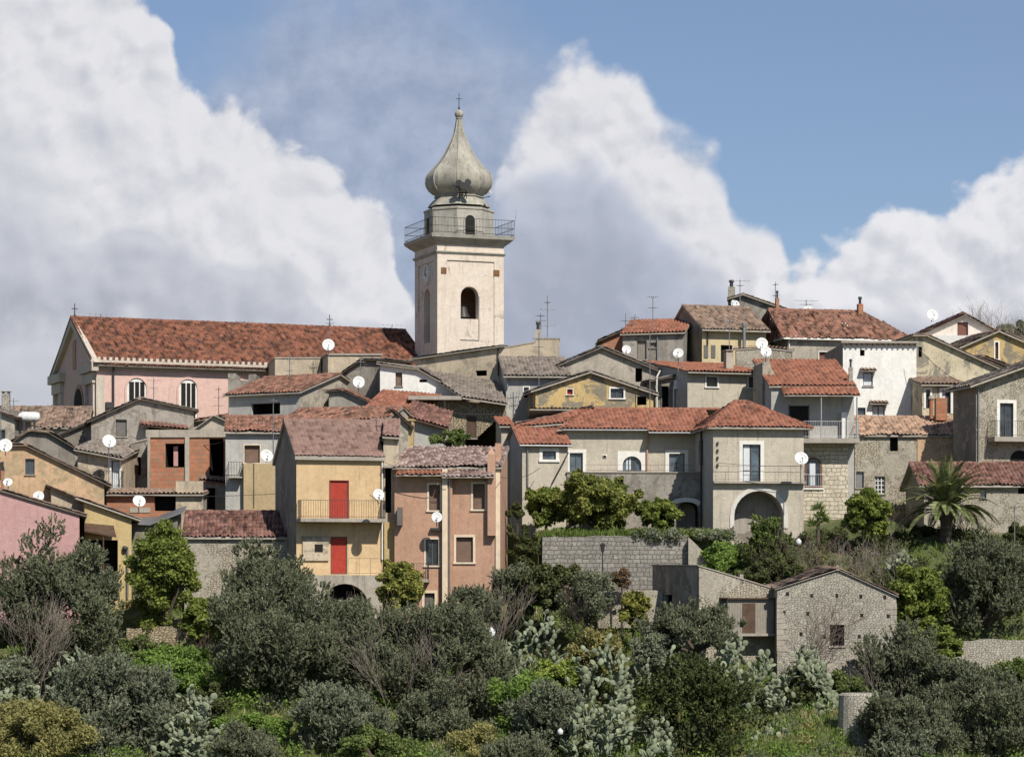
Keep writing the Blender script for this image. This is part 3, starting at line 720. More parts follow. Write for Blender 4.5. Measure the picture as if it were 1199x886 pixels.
# ================================================================ terrain object
def make_ground():
    xs = np.concatenate([np.linspace(-4000, -120, 14), np.linspace(-100, 100, 101), np.linspace(120, 4000, 14)])
    ys = np.concatenate([np.array([-400, -150, -60, -20, 0, 8, 20, 40, 60, 80, 100, 110]), np.linspace(118, 260, 95), np.array([280, 320, 400, 600, 900, 1500, 3000, 8000])])
    nx, ny = len(xs), len(ys)
    vs = [(x, y, ground(x, y)+(RNG.normal(0, .06) if 120 < y < 165 and abs(x) < 60 else 0)) for y in ys for x in xs]
    fs = [(j*nx+i, j*nx+i+1, (j+1)*nx+i+1, (j+1)*nx+i) for j in range(ny-1) for i in range(nx-1)]
    m, t, b = newmat('hillside_soil'); o = t.node('ShaderNodeTexCoord').outputs['Object']
    n = t.noise(o, .22, 6, .65); n2 = t.noise(o, 2.5, 6, .7)
    col = t.mix(t.ramp(n2, .35, .65), S(72, 84, 40), S(98, 106, 52)); col = t.mix(t.ramp(n, .5, .64), col, S(136, 122, 92))
    t.l.new(col, b.inputs['Base Color']); bump(t, b, n2, 1.0, .2)
    mb = MB(); mb.raw(vs, fs, m, True); struct(mb.build('ground'), 'green hillside ground below the village')
make_ground()
# ================================================================ CHURCH
def church():
    wins = [DK(146, 440, 173.5, 492, arch=1.0, D=.02, n='window_niche', revm=M['churchtrim'], d=.55), DK(207, 441, 233, 492, arch=1.0, D=.02, n='window_niche', d=.55, revm=M['churchtrim']), G(330, 441, 356, 492, sw=.3)]
    h = house('church', 'long pink church with rust red tiled roof behind the houses at left', 113, 505, 183, 22, 12.6, [(113, 424), (505, None)], ('gx', 371), 'church', 't_church', 'verge', wins=[], cat='church', group=None, oh=.55, os=.35, tk=dict(p=.24, L=.42, h=.07, jit=.6))
    fc, lf, root = h.fc, h.lf, h.root; zt = fc.Z(113, 424)
    Zf = lambda py: fc.Z(113, py)
    # side niches with tall slit windows
    for i, (x0, x1, yt) in enumerate(((146, 173.5, 440), (207, 233, 441.5), (268, 293, 443))):
        u0, u1 = fc.U(x0), fc.U(x1); xm = (x0+x1)/2; z1, z0 = fc.Z(xm, yt), fc.Z(xm, yt+58); mb = MB(); pn = MB()
        op = archpts(u0, u1, z0, z1, 1.0); ip = archpts(u0+.14, u1-.14, z0+.14, z1-.14, 1.0)
        for k in range(1, len(op)):
            a, b, A, B = ip[k], ip[(k+1) % len(ip)], op[k], op[(k+1) % len(op)]
            mb.hexa([fc.P(a[0], -.10, a[1]), fc.P(b[0], -.10, b[1]), fc.P(B[0], -.10, B[1]), fc.P(A[0], -.10, A[1]), fc.P(a[0], .01, a[1]), fc.P(b[0], .01, b[1]), fc.P(B[0], .01, B[1]), fc.P(A[0], .01, A[1])], 'church')
        mb.poly([fc.P(u, -.012, z) for u, z in ip], 'trim')
        a0, a1, c1, c0 = u0+.3, u1-.26, fc.Z(xm, yt+7), z0+.3
        pn.poly([fc.P(a0, -.03, c0), fc.P(a1, -.03, c0), fc.P(a1, -.03, c1), fc.P(a0, -.03, c1)], 'dark')
        wo = mb.build('window', root); pn.build('pane', wo)
        ml = MB()
        for k in (1, 2): c = a0+(a1-a0)*k/3; ml.fbox(fc, c-.035, c+.035, -.09, -.02, c0, c1, 'trim')
        ml.build('mullion', wo)
    # pilaster at the corner, panel lines, cornice, dentil band
    mb = MB(); w = h.w
    mb.fbox(fc, -.05, .55, -.12, .02, h.zb, zt-.9, 'churchtrim')
    mb.fbox(fc, -.12, w, -.16, .02, Zf(432), Zf(427), 'churchtrim'); mb.fbox(fc, -.5, w, -.5, .02, Zf(424.6), Zf(421.8), 'churchtrim')
    mb.fbox(fc, -.25, w, -.28, .02, Zf(427), Zf(425), 'churchtrim')
    n = 62
    for i in range(n): u = -.4+i*.40; mb.fbox(fc, u, u+.2, -.3, .0, Zf(421.4), Zf(418), 'churchtrim')
    mb.build('cornice', root)
    # gable facade
    d = 12.6; mb = MB(); zc = Zf(425)
    for u0, u1 in ((.1, 2.6), (d-2.9, d-.2)):
        mb.fbox(lf, u0, u0+.5, -.2, .02, h.zb, zc-.6, 'churchtrim'); mb.fbox(lf, u1-.5, u1, -.2, .02, h.zb, zc-.6, 'churchtrim')
        mb.fbox(lf, u0-.1, u1+.1, -.28, .02, zc-1.3, zc-.6, 'churchtrim')
    mb.build('pilaster', root)
    mb = MB()
    mb.fbox(lf, -.5, 3.2, -.45, .02, zc-.55, zc+.05, 'churchtrim'); mb.fbox(lf, d-3.3, d+.5, -.45, .02, zc-.55, zc+.05, 'churchtrim')
    zr = h.zr
    for s in (0, 1):
        pts = [(-.75, zc+.0), (d/2, zr+.12), (d/2, zr-.5), (.4, zc+.0)]
        if s: pts = [(d-u, z) for u, z in pts]
        a = [lf.P(u, -.32, z) for u, z in pts]; b = [lf.P(u, .02, z) for u, z in pts]
        mb.hexa(a+b, 'churchtrim')
    mb.build('pediment', root)
    # arched window in the facade, niche strip above it
    mb = MB(); u0, u1 = lf.U(88.0), lf.U(97); z1, z0 = lf.Z(92, 455), lf.Z(92, 479)
    op = archpts(u0-.3, u1+.3, z0-.3, z1+.3); mb.poly([lf.P(u, -.05, z) for u, z in op], 'brownpink'); wo = mb.build('window', root)
    mb = MB(); mb.poly([lf.P(u, -.09, z) for u, z in archpts(u0, u1, z0, z1)], 'dark'); mb.build('pane', wo)
    mb = MB(); mb.fbox(lf, d/2-.5, d/2+.3, -.08, .02, zc+.1, zr-1.5, 'brownpink'); mb.build('recess_strip', root)
    drain(h, 132, 423, 478, .07, 'iron', .2)
    mb = MB(); u = fc.U(127.5); mb.fbox(fc, u-.25, u+.25, -.35, 0, fc.Z(127, 478), fc.Z(127, 471), 'iron'); mb.build('meter_box', root)
    for px, py, hh in ((87.5, 371, .95), (386, 382, .9)):
        f2 = fc.shift(6.3); u = f2.U(px); z = h.zr+.1; mb = MB()
        mb.tube(f2.P(u, 0, z-.2), f2.P(u, 0, z+hh), .05, .03, 'iron', 5); mb.tube(f2.P(u-.22, 0, z+hh*.62), f2.P(u+.22, 0, z+hh*.62), .03, .03, 'iron', 5); mb.ball(f2.P(u, 0, z+.1), .1, 'iron', 6, 4)
        mb.build('cross', h.roof)
church()
# ================================================================ BELL TOWER
def tower():
    fc = facepx(513, 190, 20.5); s = fc.U(588); d = s
    Z = lambda py: fc.Z(513, py)
    root = empty('bell_tower', fc.P(s/2, s/2, 11), 'tall square bell tower with octagonal onion dome beside the church', 'bell tower')
    lf = Face(*fc.P(0, d, 0)[:2], fc.a-math.pi/2); rf = Face(*fc.P(s, 0, 0)[:2], fc.a+math.pi/2); bf = Face(*fc.P(s, d, 0)[:2], fc.a+math.pi)
    uc = s/2-.05; wo_ = (fc.U(560)-fc.U(539))/2
    zb, zt = 11.0, Z(296)
    mb = MB(); zo1, zo0 = Z(334), Z(372)
    ws = []
    for f2 in (fc, lf, rf, bf):
        w = dict(t='dk', b=(0, 0, 1, 1), arch=1.0); c = uc
        hole = archpts(c-wo_, c+wo_, zo0 if f2 is not lf else Z(398), zo1, 1.0)
        loops = [[Vector((u, z, 0)) for u, z in [(0, zb), (s, zb), (s, zt), (0, zt)]], [Vector((u, z, 0)) for u, z in hole]]
        fl = loops[0]+loops[1]; mb.raw([f2.P(p.x, 0, p.y) for p in fl], [tuple(t) for t in tessellate_polygon(loops)], 'tower')
        for a, b in zip(hole, hole[1:]+hole[:1]): mb.poly([f2.P(a[0], 0, a[1]), f2.P(b[0], 0, b[1]), f2.P(b[0], .6, b[1]), f2.P(a[0], .6, a[1])], 'tower')
        loops[0] = [Vector((u, z, 0)) for u, z in [(.6, zb), (s-.6, zb), (s-.6, zt), (.6, zt)]]; fl = loops[0]+loops[1]
        mb.raw([f2.P(p.x, .6, p.y) for p in fl], [tuple(t) for t in tessellate_polygon(loops)], 'brownpink')
    zf = Z(373); mb.poly([fc.P(u, v, zf) for u, v in ((.6, .6), (s-.6, .6), (s-.6, s-.6), (.6, s-.6))], 'concrete')
    mb.poly([fc.P(u, v, Z(330)) for u, v in ((.6, .6), (s-.6, .6), (s-.6, s-.6), (.6, s-.6))], 'concrete')
    # corner pilasters leave a sunk panel
    q = .62
    for f2 in (fc, lf, rf, bf):
        for u0, u1 in ((-.09, q), (s-q, s+.09)): mb.fbox(f2, u0+(0 if f2 in (fc, bf) else .003), u1-(0 if f2 in (fc, bf) else .003), -.09, .01, zb, zt-.003, 'tower')
        mb.fbox(f2, q, s-q, -.088, .01, Z(304), zt-.003, 'tower')
    wl = mb.build('shaft', root)
    # apron panel under the front opening
    mb = MB(); a, b = fc.U(539), fc.U(560.5)
    mb.fbox(fc, b-.02, b+.05, -.05, .01, Z(396), Z(345), 'drum'); mb.fbox(fc, a, b+.05, -.05, .01, Z(397), Z(396), 'drum'); mb.build('apron_panel', root)
    mb = MB(); mb.tube(fc.P(.6, 1.2, Z(352)), fc.P(s-.6, 1.2, Z(352)), .07, .07, 'wood', 6)
    mb.rings((fc.P(uc, 1.4, 0).x, fc.P(uc, 1.4, 0).y), [(.1, Z(354)), (.28, Z(356)), (.34, Z(362)), (.5, Z(367)), (.52, Z(368))], 'iron', 12, smooth=True); mb.build('bell', root)
    # cornices
    def band(o, z0, z1, mat, o2=None):
        o2 = o if o2 is None else o2
        return [fc.P(-o, -o, z0), fc.P(s+o, -o, z0), fc.P(s+o, s+o, z0), fc.P(-o, s+o, z0), fc.P(-o2, -o2, z1), fc.P(s+o2, -o2, z1), fc.P(s+o2, s+o2, z1), fc.P(-o2, s+o2, z1)], mat
    mb = MB(); zz = zt
    for o, o2, p0, p1, m in ((.12, .20, 297, 295, 'drum'), (.22, .22, 295, 293.6, 'drum'), (.10, .10, 293.6, 285.5, 'tower'), (.16, .30, 285.5, 283, 'drum'), (.34, .62, 283, 278.5, 'drum'), (.66, .72, 278.5, 274.5, 'drum')):
        mb.hexa(*band(o, Z(p0), Z(p1), m, o2))
    mb.build('cornice', root)
    zt2 = Z(274.5)
    # railing
    mb = MB(); o = .66
    c = [fc.P(-o, -o, 0), fc.P(s+o, -o, 0), fc.P(s+o, s+o, 0), fc.P(-o, s+o, 0)]
    hr = 1.12
    for A, B in zip(c, c[1:]+c[:1]):
        for hz in (hr, hr*.5, .12): mb.tube((A.x, A.y, zt2+hz), (B.x, B.y, zt2+hz), .022, .022, 'iron', 4)
        n = 26
        for i in range(n+1):
            p = A.lerp(B, i/n); mb.tube((p.x, p.y, zt2), (p.x, p.y, zt2+hr), .011, .011, 'iron', 4, False)
    mb.build('railing', root)
    # drum + dome, octagonal, face turned to the viewer
    C = fc.P(s/2, s/2, 0); cc = (C.x, C.y); rot = fc.a+R(22.5); pm = F/C.y
    zc = lambda py: (HY-py)/F*C.y
    mb = MB(); ap = 1/math.cos(R(22.5))
    rd = 40/pm*1.02
    mb.rings(cc, [(rd, zt2-.02), (rd, zc(250)), (rd+.06, zc(249.5)), (rd+.06, zc(247.5)), (rd-.1, zc(246.5))], 'drum', 8, rot)
    dr = mb.build('drum', root)
    # arched openings on drum faces
    for k, (dx, ang) in enumerate(((0, 0), (0, -math.pi/2), (0, -math.pi/4))):
        if k == 2: continue
        a = fc.a+ang; apo = rd*math.cos(R(22.5)); nx, ny = math.sin(a), -math.cos(a)
        f2 = Face(C.x+nx*apo, C.y+ny*apo, a); mb = MB(); z0, z1 = zt2+.12, zc(257); ww = .36
        mb.poly([f2.P(u, -.02, z) for u, z in archpts(-ww, ww, z0, z1)], 'dark')
        op = archpts(-ww-.1, ww+.1, z0, z1+.1); ip = archpts(-ww, ww, z0, z1)
        for i in range(1, len(op)-0):
            A, B, a_, b_ = op[i], op[(i+1) % len(op)], ip[i], ip[(i+1) % len(op)]
            mb.hexa([f2.P(a_[0], -.06, a_[1]), f2.P(b_[0], -.06, b_[1]), f2.P(B[0], -.06, B[1]), f2.P(A[0], -.06, A[1]), f2.P(a_[0], 0, a_[1]), f2.P(b_[0], 0, b_[1]), f2.P(B[0], 0, B[1]), f2.P(A[0], 0, A[1])], 'drum')
        mb.build('arched_door', dr)
    prof = [(243.5, 36), (240, 34), (236, 30.5), (233.5, 27.5), (232.6, 27), (232.4, 28.6), (230.8, 28.6), (230.5, 27), (228, 30), (224, 34.5), (219, 37.6), (214, 38.6), (209, 38.2), (204, 36), (199, 31.5), (193, 25.8), (187, 21), (181, 17.2), (175, 14), (168, 10.6), (161, 7.6), (154, 5.2), (148, 4.0), (142, 3.2), (138, 2.8)]
    mb = MB(); n = 64
    vs = []
    for py, r in prof:
        for i in range(n):
            a = rot+2*math.pi*i/n; ph = ((i/n*8) % 1)-.5
            # eight soft lobes: octagon eased outward at the arrises
            k = math.cos(math.pi/8)/math.cos(ph*math.pi/4)
            if abs(ph) > .47: k *= 1.006
            vs.append((cc[0]+r/pm*k*math.cos(a)*1.02, cc[1]+r/pm*k*math.sin(a)*1.02, zc(py)))
    fs = [(k*n+i, k*n+(i+1) % n, (k+1)*n+(i+1) % n, (k+1)*n+i) for k in range(len(prof)-1) for i in range(n)]
    mb.raw(vs, fs, 'dome', True); dm = mb.build('dome', root); mb = MB()
    for i in range(8):
        a = rot+2*math.pi*i/8; pts = [Vector((cc[0]+r_/pm*1.02*math.cos(a), cc[1]+r_/pm*1.02*math.sin(a), zc(py))) for py, r_ in prof[8:]]
        mb.path(pts, .045, 'drum', 5)
    mb.build('ribs', dm)
    mb = MB(); mb.ball((cc[0], cc[1], zc(134)), 5.2/pm, 'dome', 12, 8); mb.rings(cc, [(4.2/pm, zc(139)), (2.5/pm, zc(137))], 'dome', 10); mb.build('finial_ball', dm)
    mb = MB(); z = zc(130); mb.tube((*cc, z), (*cc, z+1.25), .035, .02, 'iron', 5); f0 = Face(cc[0], cc[1], fc.a); mb.tube(f0.P(-.2, 0, z+.85), f0.P(.2, 0, z+.85), .025, .025, 'iron', 5); mb.ball((*cc, z+.2), .08, 'iron', 6, 4); mb.build('cross', dm)
    # loudspeaker cluster on the dome
    f3 = Face(cc[0]+.2, cc[1]-35/pm, R(2)); mb = MB()
    for dx, py, dd in ((-.12, 221, 0), (.35, 220, 0), (-.2, 228, .1), (.4, 227, .05), (.1, 224, -.1)):
        p = f3.P(dx, dd-.2, zc(py)); mb.tube(p, p+Vector((dx*.35, -.42, -.02)), .07, .24, 'iron', 10)
        mb.tube(p, p+Vector((0, .5, 0)), .05, .05, 'iron', 5)
    for dx in (-.15, .35): mb.tube(f3.P(dx, .0, zc(238)), f3.P(dx, 0, zc(219)), .03, .03, 'iron', 5)
    mb.tube(f3.P(-.3, 0, zc(231)), f3.P(.5, 0, zc(231)), .04, .04, 'iron', 5)
    mb.build('loudspeakers', dm)
    mb = MB(); p = f3.P(2.0, .7, zc(229)); mb.tube(p, p+Vector((.1, -.45, 0)), .06, .16, 'alu', 8); mb.tube(f3.P(1.5, .8, zc(235)), f3.P(2.05, .8, zc(233)), .03, .03, 'iron', 5); mb.build('loudspeaker', dm)
    # whip aerials on railing corners
    for p in (c[1], c[0]):
        mb = MB(); mb.tube((p.x, p.y, zt2+.6), (p.x+.15, p.y, zt2+1.9), .018, .01, 'iron', 4); mb.build('aerial', root)
    # clock and square ornaments
    mb = MB(); u = lf.U(502); z = lf.Z(502, 321); cl = lf.P(d*.5, -.12, z)
    f4 = lf; N = 20; ring = [f4.P(d*.5+.72*math.cos(2*math.pi*i/N), -.14, z+.72*math.sin(2*math.pi*i/N)) for i in range(N)]
    rb = [f4.P(d*.5+.72*math.cos(2*math.pi*i/N), .0, z+.72*math.sin(2*math.pi*i/N)) for i in range(N)]
    mb.poly(ring, 'trim'); mb.raw(ring+rb, [(i, (i+1) % N, N+(i+1) % N, N+i) for i in range(N)], 'trim')
    ck = mb.build('clock', root)
    mb = MB()
    for i in range(12): a = i*math.pi/6; mb.fbox(f4, d*.5+.58*math.sin(a)-.03, d*.5+.58*math.sin(a)+.03, -.155, -.145, z+.58*math.cos(a)-.05, z+.58*math.cos(a)+.05, 'iron')
    mb.tube(f4.P(d*.5, -.17, z), f4.P(d*.5+.06, -.17, z+.5), .035, .02, 'iron', 4); mb.tube(f4.P(d*.5, -.18, z), f4.P(d*.5+.3, -.18, z-.15), .04, .03, 'iron', 4); mb.build('clock_hands', ck)
    om = bricks('ornament_tiles', S(120, 84, 52), S(90, 60, 44), S(170, 120, 70), 2.2)
    for px, py in ((519, 317), (581, 320)):
        mb = MB(); u, z = fc.U(px), fc.Z(px, py); mb.fbox(fc, u-.2, u+.2, -.12, .0, z-.22, z+.22, om); mb.build('ornament', root)
tower()
# ================================================================ HOUSES, BACK ROWS
GRP = 'houses on the hillside'
# annexe at the foot of the tower
h = house('house', 'low house with lean-to roof directly below the bell tower', 487, 586, 178, -20, 7, [(487, 421), (586, 407)], ('gy',), 'beige', 't_grey', 'slab', wins=[DK(557, 433.5, 570, 440, D=.5)], th=.1)
drain(h, 584, 408, 440, .05, 'iron', .1)
h2 = house('house', 'beige block with chimney and mast to the right of the bell tower', 584, 655, 176, 0, 6, [(584, 409), (627, 401), (628, 397), (655, 397)], ('flat', .08, .04), 'beige', fm='slab')
chimney(h2, 630, 386, 400, 7, .6, 'concrete', style=1, parent=h2.root)
# white house and stone house behind the yellow chimney
h = house('house', 'whitewashed house with sloping grey brown roof and terrace below the tower', 445, 541, 172, -4, 8, [(445, 427), (490, 433), (541, 462)], ('gy', .6), 'white', 't_grey', 'slab', wins=[SH(463, 436, 471, 452, 'brownsh'), DK(491, 444, 500, 447.5, D=.3), ], os=.1, th=.1)
h = house('house', 'rough grey stone gable with white satellite dish left of the whitewashed house', 397, 446, 175, -14, 7, [(397, 441), (425, 421.5), (446, 422)], ('gy', .4), 'greydark', 't_grey', 'verge', th=.08)
hs = house('house', 'rubble stone house with deep shaded eaves under a grey brown roof', 478, 593, 168, 3, 9, [(478, 464), (541, 466), (541.5, 470), (593, 474)], None, 'stoner', fm='slab', wins=[SH(546, 487, 558, 513, 'wood', d=.12, n='door'), DK(585, 488, 594, 523, D=2)], zb=560)
mb = MB(); f2 = hs.fc; a, b = f2.U(489), f2.U(594)
mb2 = f2.shift(-.9)
roof_plane(mb, [f2.P(f2.U(541), -1.0, f2.Z(541, 466)), f2.P(b, -1.0, f2.Z(594, 474)), f2.P(b-.4, 7.0, f2.Z(594, 441)), f2.P(f2.U(493), 7.0, f2.Z(490, 421))], 't_grey', 'slab', .12); mb.build('roof', hs.root)
mb = MB(); mb.fbox(f2, a-.6, f2.U(541), -.9, -.01, f2.Z(500, 469), f2.Z(500, 464.5), 'slab'); mb.build('terrace_slab', hs.root)
mb = MB(); mb.tube(f2.P(f2.U(520), -.8, f2.Z(520, 469)), f2.P(f2.U(520), -.8, f2.Z(520, 500)), .05, .05, 'iron', 5); mb.build('post', hs.root)
# flat-topped beige blocks in front of the nave
h = house('house', 'flat topped beige block before the church roof, left of the dish mast', 322, 376, 182, 10, 5, [(322, 420), (376, 420)], ('flat', .1, .05), 'beige', fm='slab')
h = house('house', 'flat topped beige block before the church roof, under the highest dish', 384, 446, 180, 12, 5, [(384, 416), (446, 416)], ('flat', .12, .1), 'beige', fm='slab')
h = house('ruin', 'broken grey wall stub with two notches against the pink church', 267, 300, 181, 0, 3, [(267, 437), (276, 437), (276.3, 445), (291, 445), (291.3, 438), (300, 438)], None, 'grey2', fm='slab', cat='ruin', group=None, wins=[DK(269, 434.5, 275, 437)] if 0 else [])
# red roofed low house with white front, dish
h = house('house', 'low house with whitish front, open dark window and grey gable to the right', 268, 351, 173, -30, 8.5, 463, ('gx', 441.5), 'bluegrey', 't_rust', 'slab', wins=[DK(294, 472, 328, 485, D=1.2)], oh=.35, os=.25, smat='grey')
h = house('house', 'plain grey block with sloping top right of the low whitish house', 385, 437, 170, -5, 6, [(385, 459), (402, 457), (437, 474)], ('gy', .2), 'grey2', 't_rust', 'verge', th=.08)
h = house('house', 'small house with bright red lean-to roof below the whitewashed terrace', 432, 500, 166, -8, 5, [(432, 478), (500, 484)], ('shed', 457), 'beige', 't_new', 'slab', oh=.4)
h = house('house', 'house behind the yellow one with long rust red roof and grey gable end', 330, 452, 161, -18, 5.5, 494, ('gx', 478.5), 'grey', 't_rust', 'slab', os=.1, tk=dict(jit=1.0))
h = house('shed', 'little lean-to shed with dark broken roof beside the yellow chimney', 480, 523, 163, -3, 3, [(480, 488), (523, 500)], ('shed', 1.0), 'bluegrey', 't_dark', 'wood', oh=.5, cat='shed', group='sheds', zb=530)
# yellow chimney pot
def freestack(name, label, px, py0, py1, wpx, Y, mat, cat='chimney'):
    p0 = W(px, py1, Y); z1 = W(px, py0, Y).z; hw = wpx/F*Y/2; r = empty(name, (p0.x, p0.y, p0.z), label, cat, 'free standing chimneys')
    fc = Face(p0.x, p0.y, R(-6)); mb = MB(); mb.fbox(fc, -hw, hw, -hw, hw, p0.z-.3, z1-.34, mat); mb.build('stack', r)
    mb = MB()
    for a in (-1, 1):
        for b in (-1, 1): mb.fbox(fc, a*hw*.8-.06, a*hw*.8+.06, b*hw*.8-.06, b*hw*.8+.06, z1-.34, z1-.09, mat)
    mb.fbox(fc, -hw*1.3, hw*1.3, -hw*1.3, hw*1.3, z1-.09, z1, mat); mb.build('cap', r); return r
freestack('chimney', 'pale yellow chimney with open cap among the dark lean-to roofs', 480, 491, 522, 9, 160.5, 'oldyellow')
# ragged scraps of building between the bigger houses
h = house('house', 'pale broken gable scrap beside the brick block house and low whitish house', 228, 268, 171, 6, 3, [(228, 503), (250, 487), (268, 495)], ('gy', 0), 'concrete', None, 'slab', th=.06)
h = house('house', 'low wall with heaped red tiles under the pink church, third window', 226, 268, 176, 3, 4, [(226, 494), (268, 488)], ('gy', .3), 'beige', 't_rust', 'verge', th=.08, tk=dict(jit=2))
h = house('house', 'small grey rendered gable end at the right end of the long rust red roof', 446, 478, 160, 6, 5, [(446, 492), (458, 479), (478, 497)], ('gy', 0), 'grey', 't_rust', 'verge', th=.08)
h = house('shed', 'second lean-to shed with wavy dark roof left of the rubble stone house', 488, 512, 165, -3, 3, [(488, 480), (512, 489)], ('shed', .5), 'greydark', 't_dark', 'wood', oh=.4, cat='shed', group='sheds', zb=520)
h = house('shed', 'small rendered hut under the dark openings of the block house', 236, 264, 161, 0, 2.5, [(236, 563), (264, 566)], ('shed', .3), 'greydark', 't_old', 'wood', cat='shed', group='sheds', zb=640, oh=.3, wins=[DK(242, 571, 252, 596, D=.5, n='opening')])
h = house('house', 'narrow grey house between the tall gable and the block house with dark doorway', 153, 175, 166.5, 4, 4, [(153, 520), (175, 514)], ('flat', .1, .05), 'grey2', fm='slab', wins=[DK(158, 535, 165, 556, D=.4)], zb=650)
h = house('house', 'faded orange lean-to with ridge of loose tiles above the long red villa roof', 610, 690, 162.5, 4, 3, [(610, 497), (690, 478)], ('gy', 0), 'stoner', 't_old', 'verge', th=.08, tk=dict(jit=2.0))
h = house('house', 'dark gap house with two white downpipes right of the ochre gable', 766, 806, 171, 8, 5, [(766, 446), (806, 438)], ('gy', .2), 'greydark', 't_grey', 'verge', th=.1, wins=[DK(775, 452, 783, 478, D=.5), DK(794, 450, 802, 478, D=.5)])
drain(h, 769, 436, 480, .06, 'pipe', .3, extra=[(772, 434), (768, 442), (768, 480)]); drain(h, 788, 452, 480, .05, 'pipe', .2)
mb = MB(); f = h.fc; mb.tube(f.P(f.U(790), -.5, f.Z(790, 456)), f.P(f.U(790), -.5, f.Z(790, 446)), .16, .16, 'dish', 10); mb.build('boiler', h.root)
# ---- centre back
h = house('house', 'bluish grey house with small window under a wide grey brown roof', 592.5, 665, 171, 4, 9, 440, ('gx', 418), 'bluegrey', 't_grey', 'slab', wins=[G(612, 452, 620.5, 467, sw=.07)], oh=.45, os=.2)
drain(h, 594, 441, 455, .05, 'zinc')
h = house('house', 'grey gabled house in the middle behind the ochre gable', 656, 772, 173, 6, 10, [(656, 428), (704, 408), (772, 436)], ('gy', .3), 'grey', 't_grey', 'verge', th=.14, wins=[DK(744, 431, 752, 447, D=.5)])
h = house('house', 'ochre gabled house with red shutters above the long red roof', 627, 765, 166, 5, 6, [(627, 458), (691, 437), (765, 462)], ('gy', .2), 'ochre', 't_grey', 'slab', wins=[SH(663, 454.5, 671.5, 463, 'reddoor', sw=.05), G(713, 453, 732, 468, sw=.1, mu=2), DK(746, 464, 757, 474, D=1)], th=.14)
h = house('house', 'grey brown house with faded red roof and wooden shutters under a tv mast', 729, 800, 181, -8, 7, [(729, 392), (800, 390)], ('shed', 375), 'grey2', 't_new', 'slab', wins=[SH(746, 399, 757, 421, 'woodsh'), SH(761, 401, 768, 407, 'woodsh'), ], oh=.3)
drain(h, 770, 393, 440, .05, 'zinc')
h = house('house', 'brick red side wall with long grey lean-to roof left of the faded red roof', 706, 729, 184, 0, 7, [(706, 398), (729, 388)], ('gy', .3), 'brick', 't_grey', 'verge', th=.1)
h = house('house', 'pale yellow house with steel flue pipe under a brown tiled roof', 822, 897, 182, 15, 7.5, 384, ('gx', 357.5), 'paleyellow', 't_old', 'slab', wins=[DK(844, 404, 857.5, 424, D=.15), ], oh=.5, smat='greydark')  # grey side walls paint the shaded left flank; the house is yellow
mb = MB(); fc = h.fc; u = fc.U(868); mb.tube(fc.P(u, -.55, fc.Z(868, 424)), fc.P(u, -.55, fc.Z(868, 382)), .12, .12, 'zinc', 10); mb.tube(fc.P(u, -.55, fc.Z(868, 383)), fc.P(u, -.55, fc.Z(868, 379)), .17, .17, 'zinc', 10); mb.build('flue_pipe', h.root)
mb = MB()
for x in (824, 832.5): mb.fbox(fc, fc.U(x), fc.U(x+5), -.04, 0, fc.Z(x, 419), fc.Z(x, 404), 'greysh')
mb.build('shutter', h.root)
drain(h, 828, 385, 404, .045, 'iron')
h = house('house', 'topmost house with stone chimney showing only its red roof slope', 856, 916, 198, -6, 8, [(856, 350), (870, 346), (918, 362)], ('gy', .3), 'grey2', 't_old', 'slab')
chimney(h, 856.5, 336, 350, 8, .6, 'stone', style=1)
h = house('house', 'old grey house with ragged rust tiled roof and brown shutter, top right of centre', 922, 1063, 183, 13, 8, 394, ('hip', 363.5, (0.0, 1.9)), 'grey', 't_rust', 'trim', wins=[SH(958, 411, 972.5, 424, 'brownsh2', sw=.06)], oh=.4, smat='greydark', tk=dict(jit=1.3, h=.065), lw=[DK(900.5, 379, 906.5, 406, arch=1.0, D=.5)])  # darker side walls put the left flank's shade into the colour
drain(h, 923.5, 396, 424, .05, 'pipe')
chimney(h, 1007, 356, 371, 6, 3.6, 'brick', 'brick', style=1)
chimney(h, 910, 349, 368, 4, 4.0, 'brick', 'brick', style=1)
hw = house('house', 'tall plain white house with four small windows', 987, 1073, 174, 3, 7, 402, None, 'white', fm='slab', wins=[DK(1007, 409.5, 1012.5, 416.5, D=.3), G(1010.5, 436, 1022, 452, sw=.0, hood=1, curt=(.1, .9), sill=True, mu=1), G(1004, 477, 1013.5, 485.5, mu=1), G(1021.5, 474.5, 1036, 488, hood=1, curt=(.05, .95))], smat='greydark')  # sides coloured dark grey to paint the shaded left edge
mb = MB(); mb.fbox(hw.fc, -.15, hw.w+.1, -.3, .02, hw.fc.Z(987, 402)+.01, hw.fc.Z(987, 399.5), 'slab'); f = hw.fc
for i in range(14): u = .2+i*hw.w/14; mb.fbox(f, u, u+.1, -.28, 0, f.Z(987, 402)-.12, f.Z(987, 402)+.008, 'wood')
mb.build('eaves', hw.root)
h = house('house', 'stained cream house stepping down to the right of the white house', 1073, 1176, 176, 6, 8, [(1073, 394), (1084, 394), (1176, 436)], ('gy', 0), 'cream', 't_old', 'slab', wins=[DK(1075.5, 406, 1079.5, 418, D=.2), ], th=.12)
hx = house('house', 'low extension with two white framed windows and brick chimney below the cream house', 1080, 1129, 171, 4, 4, 451, ('shed', .7), 'cream', 't_old', 'slab', wins=[G(1081.5, 453.5, 1091.5, 478, sw=.14, mu=1, sb=False), G(1100, 454, 1116, 484, sw=.16, mu=2, sb=False, curt=(.1, .45), sm='trim')], oh=.4)
mb = MB(); f = hx.fc.shift(-1.6); mb.fbox(f, f.U(1095), f.U(1108), -.25, .25, f.Z(1100, 492), f.Z(1100, 466), 'brick'); mb.build('chimney', hx.root)
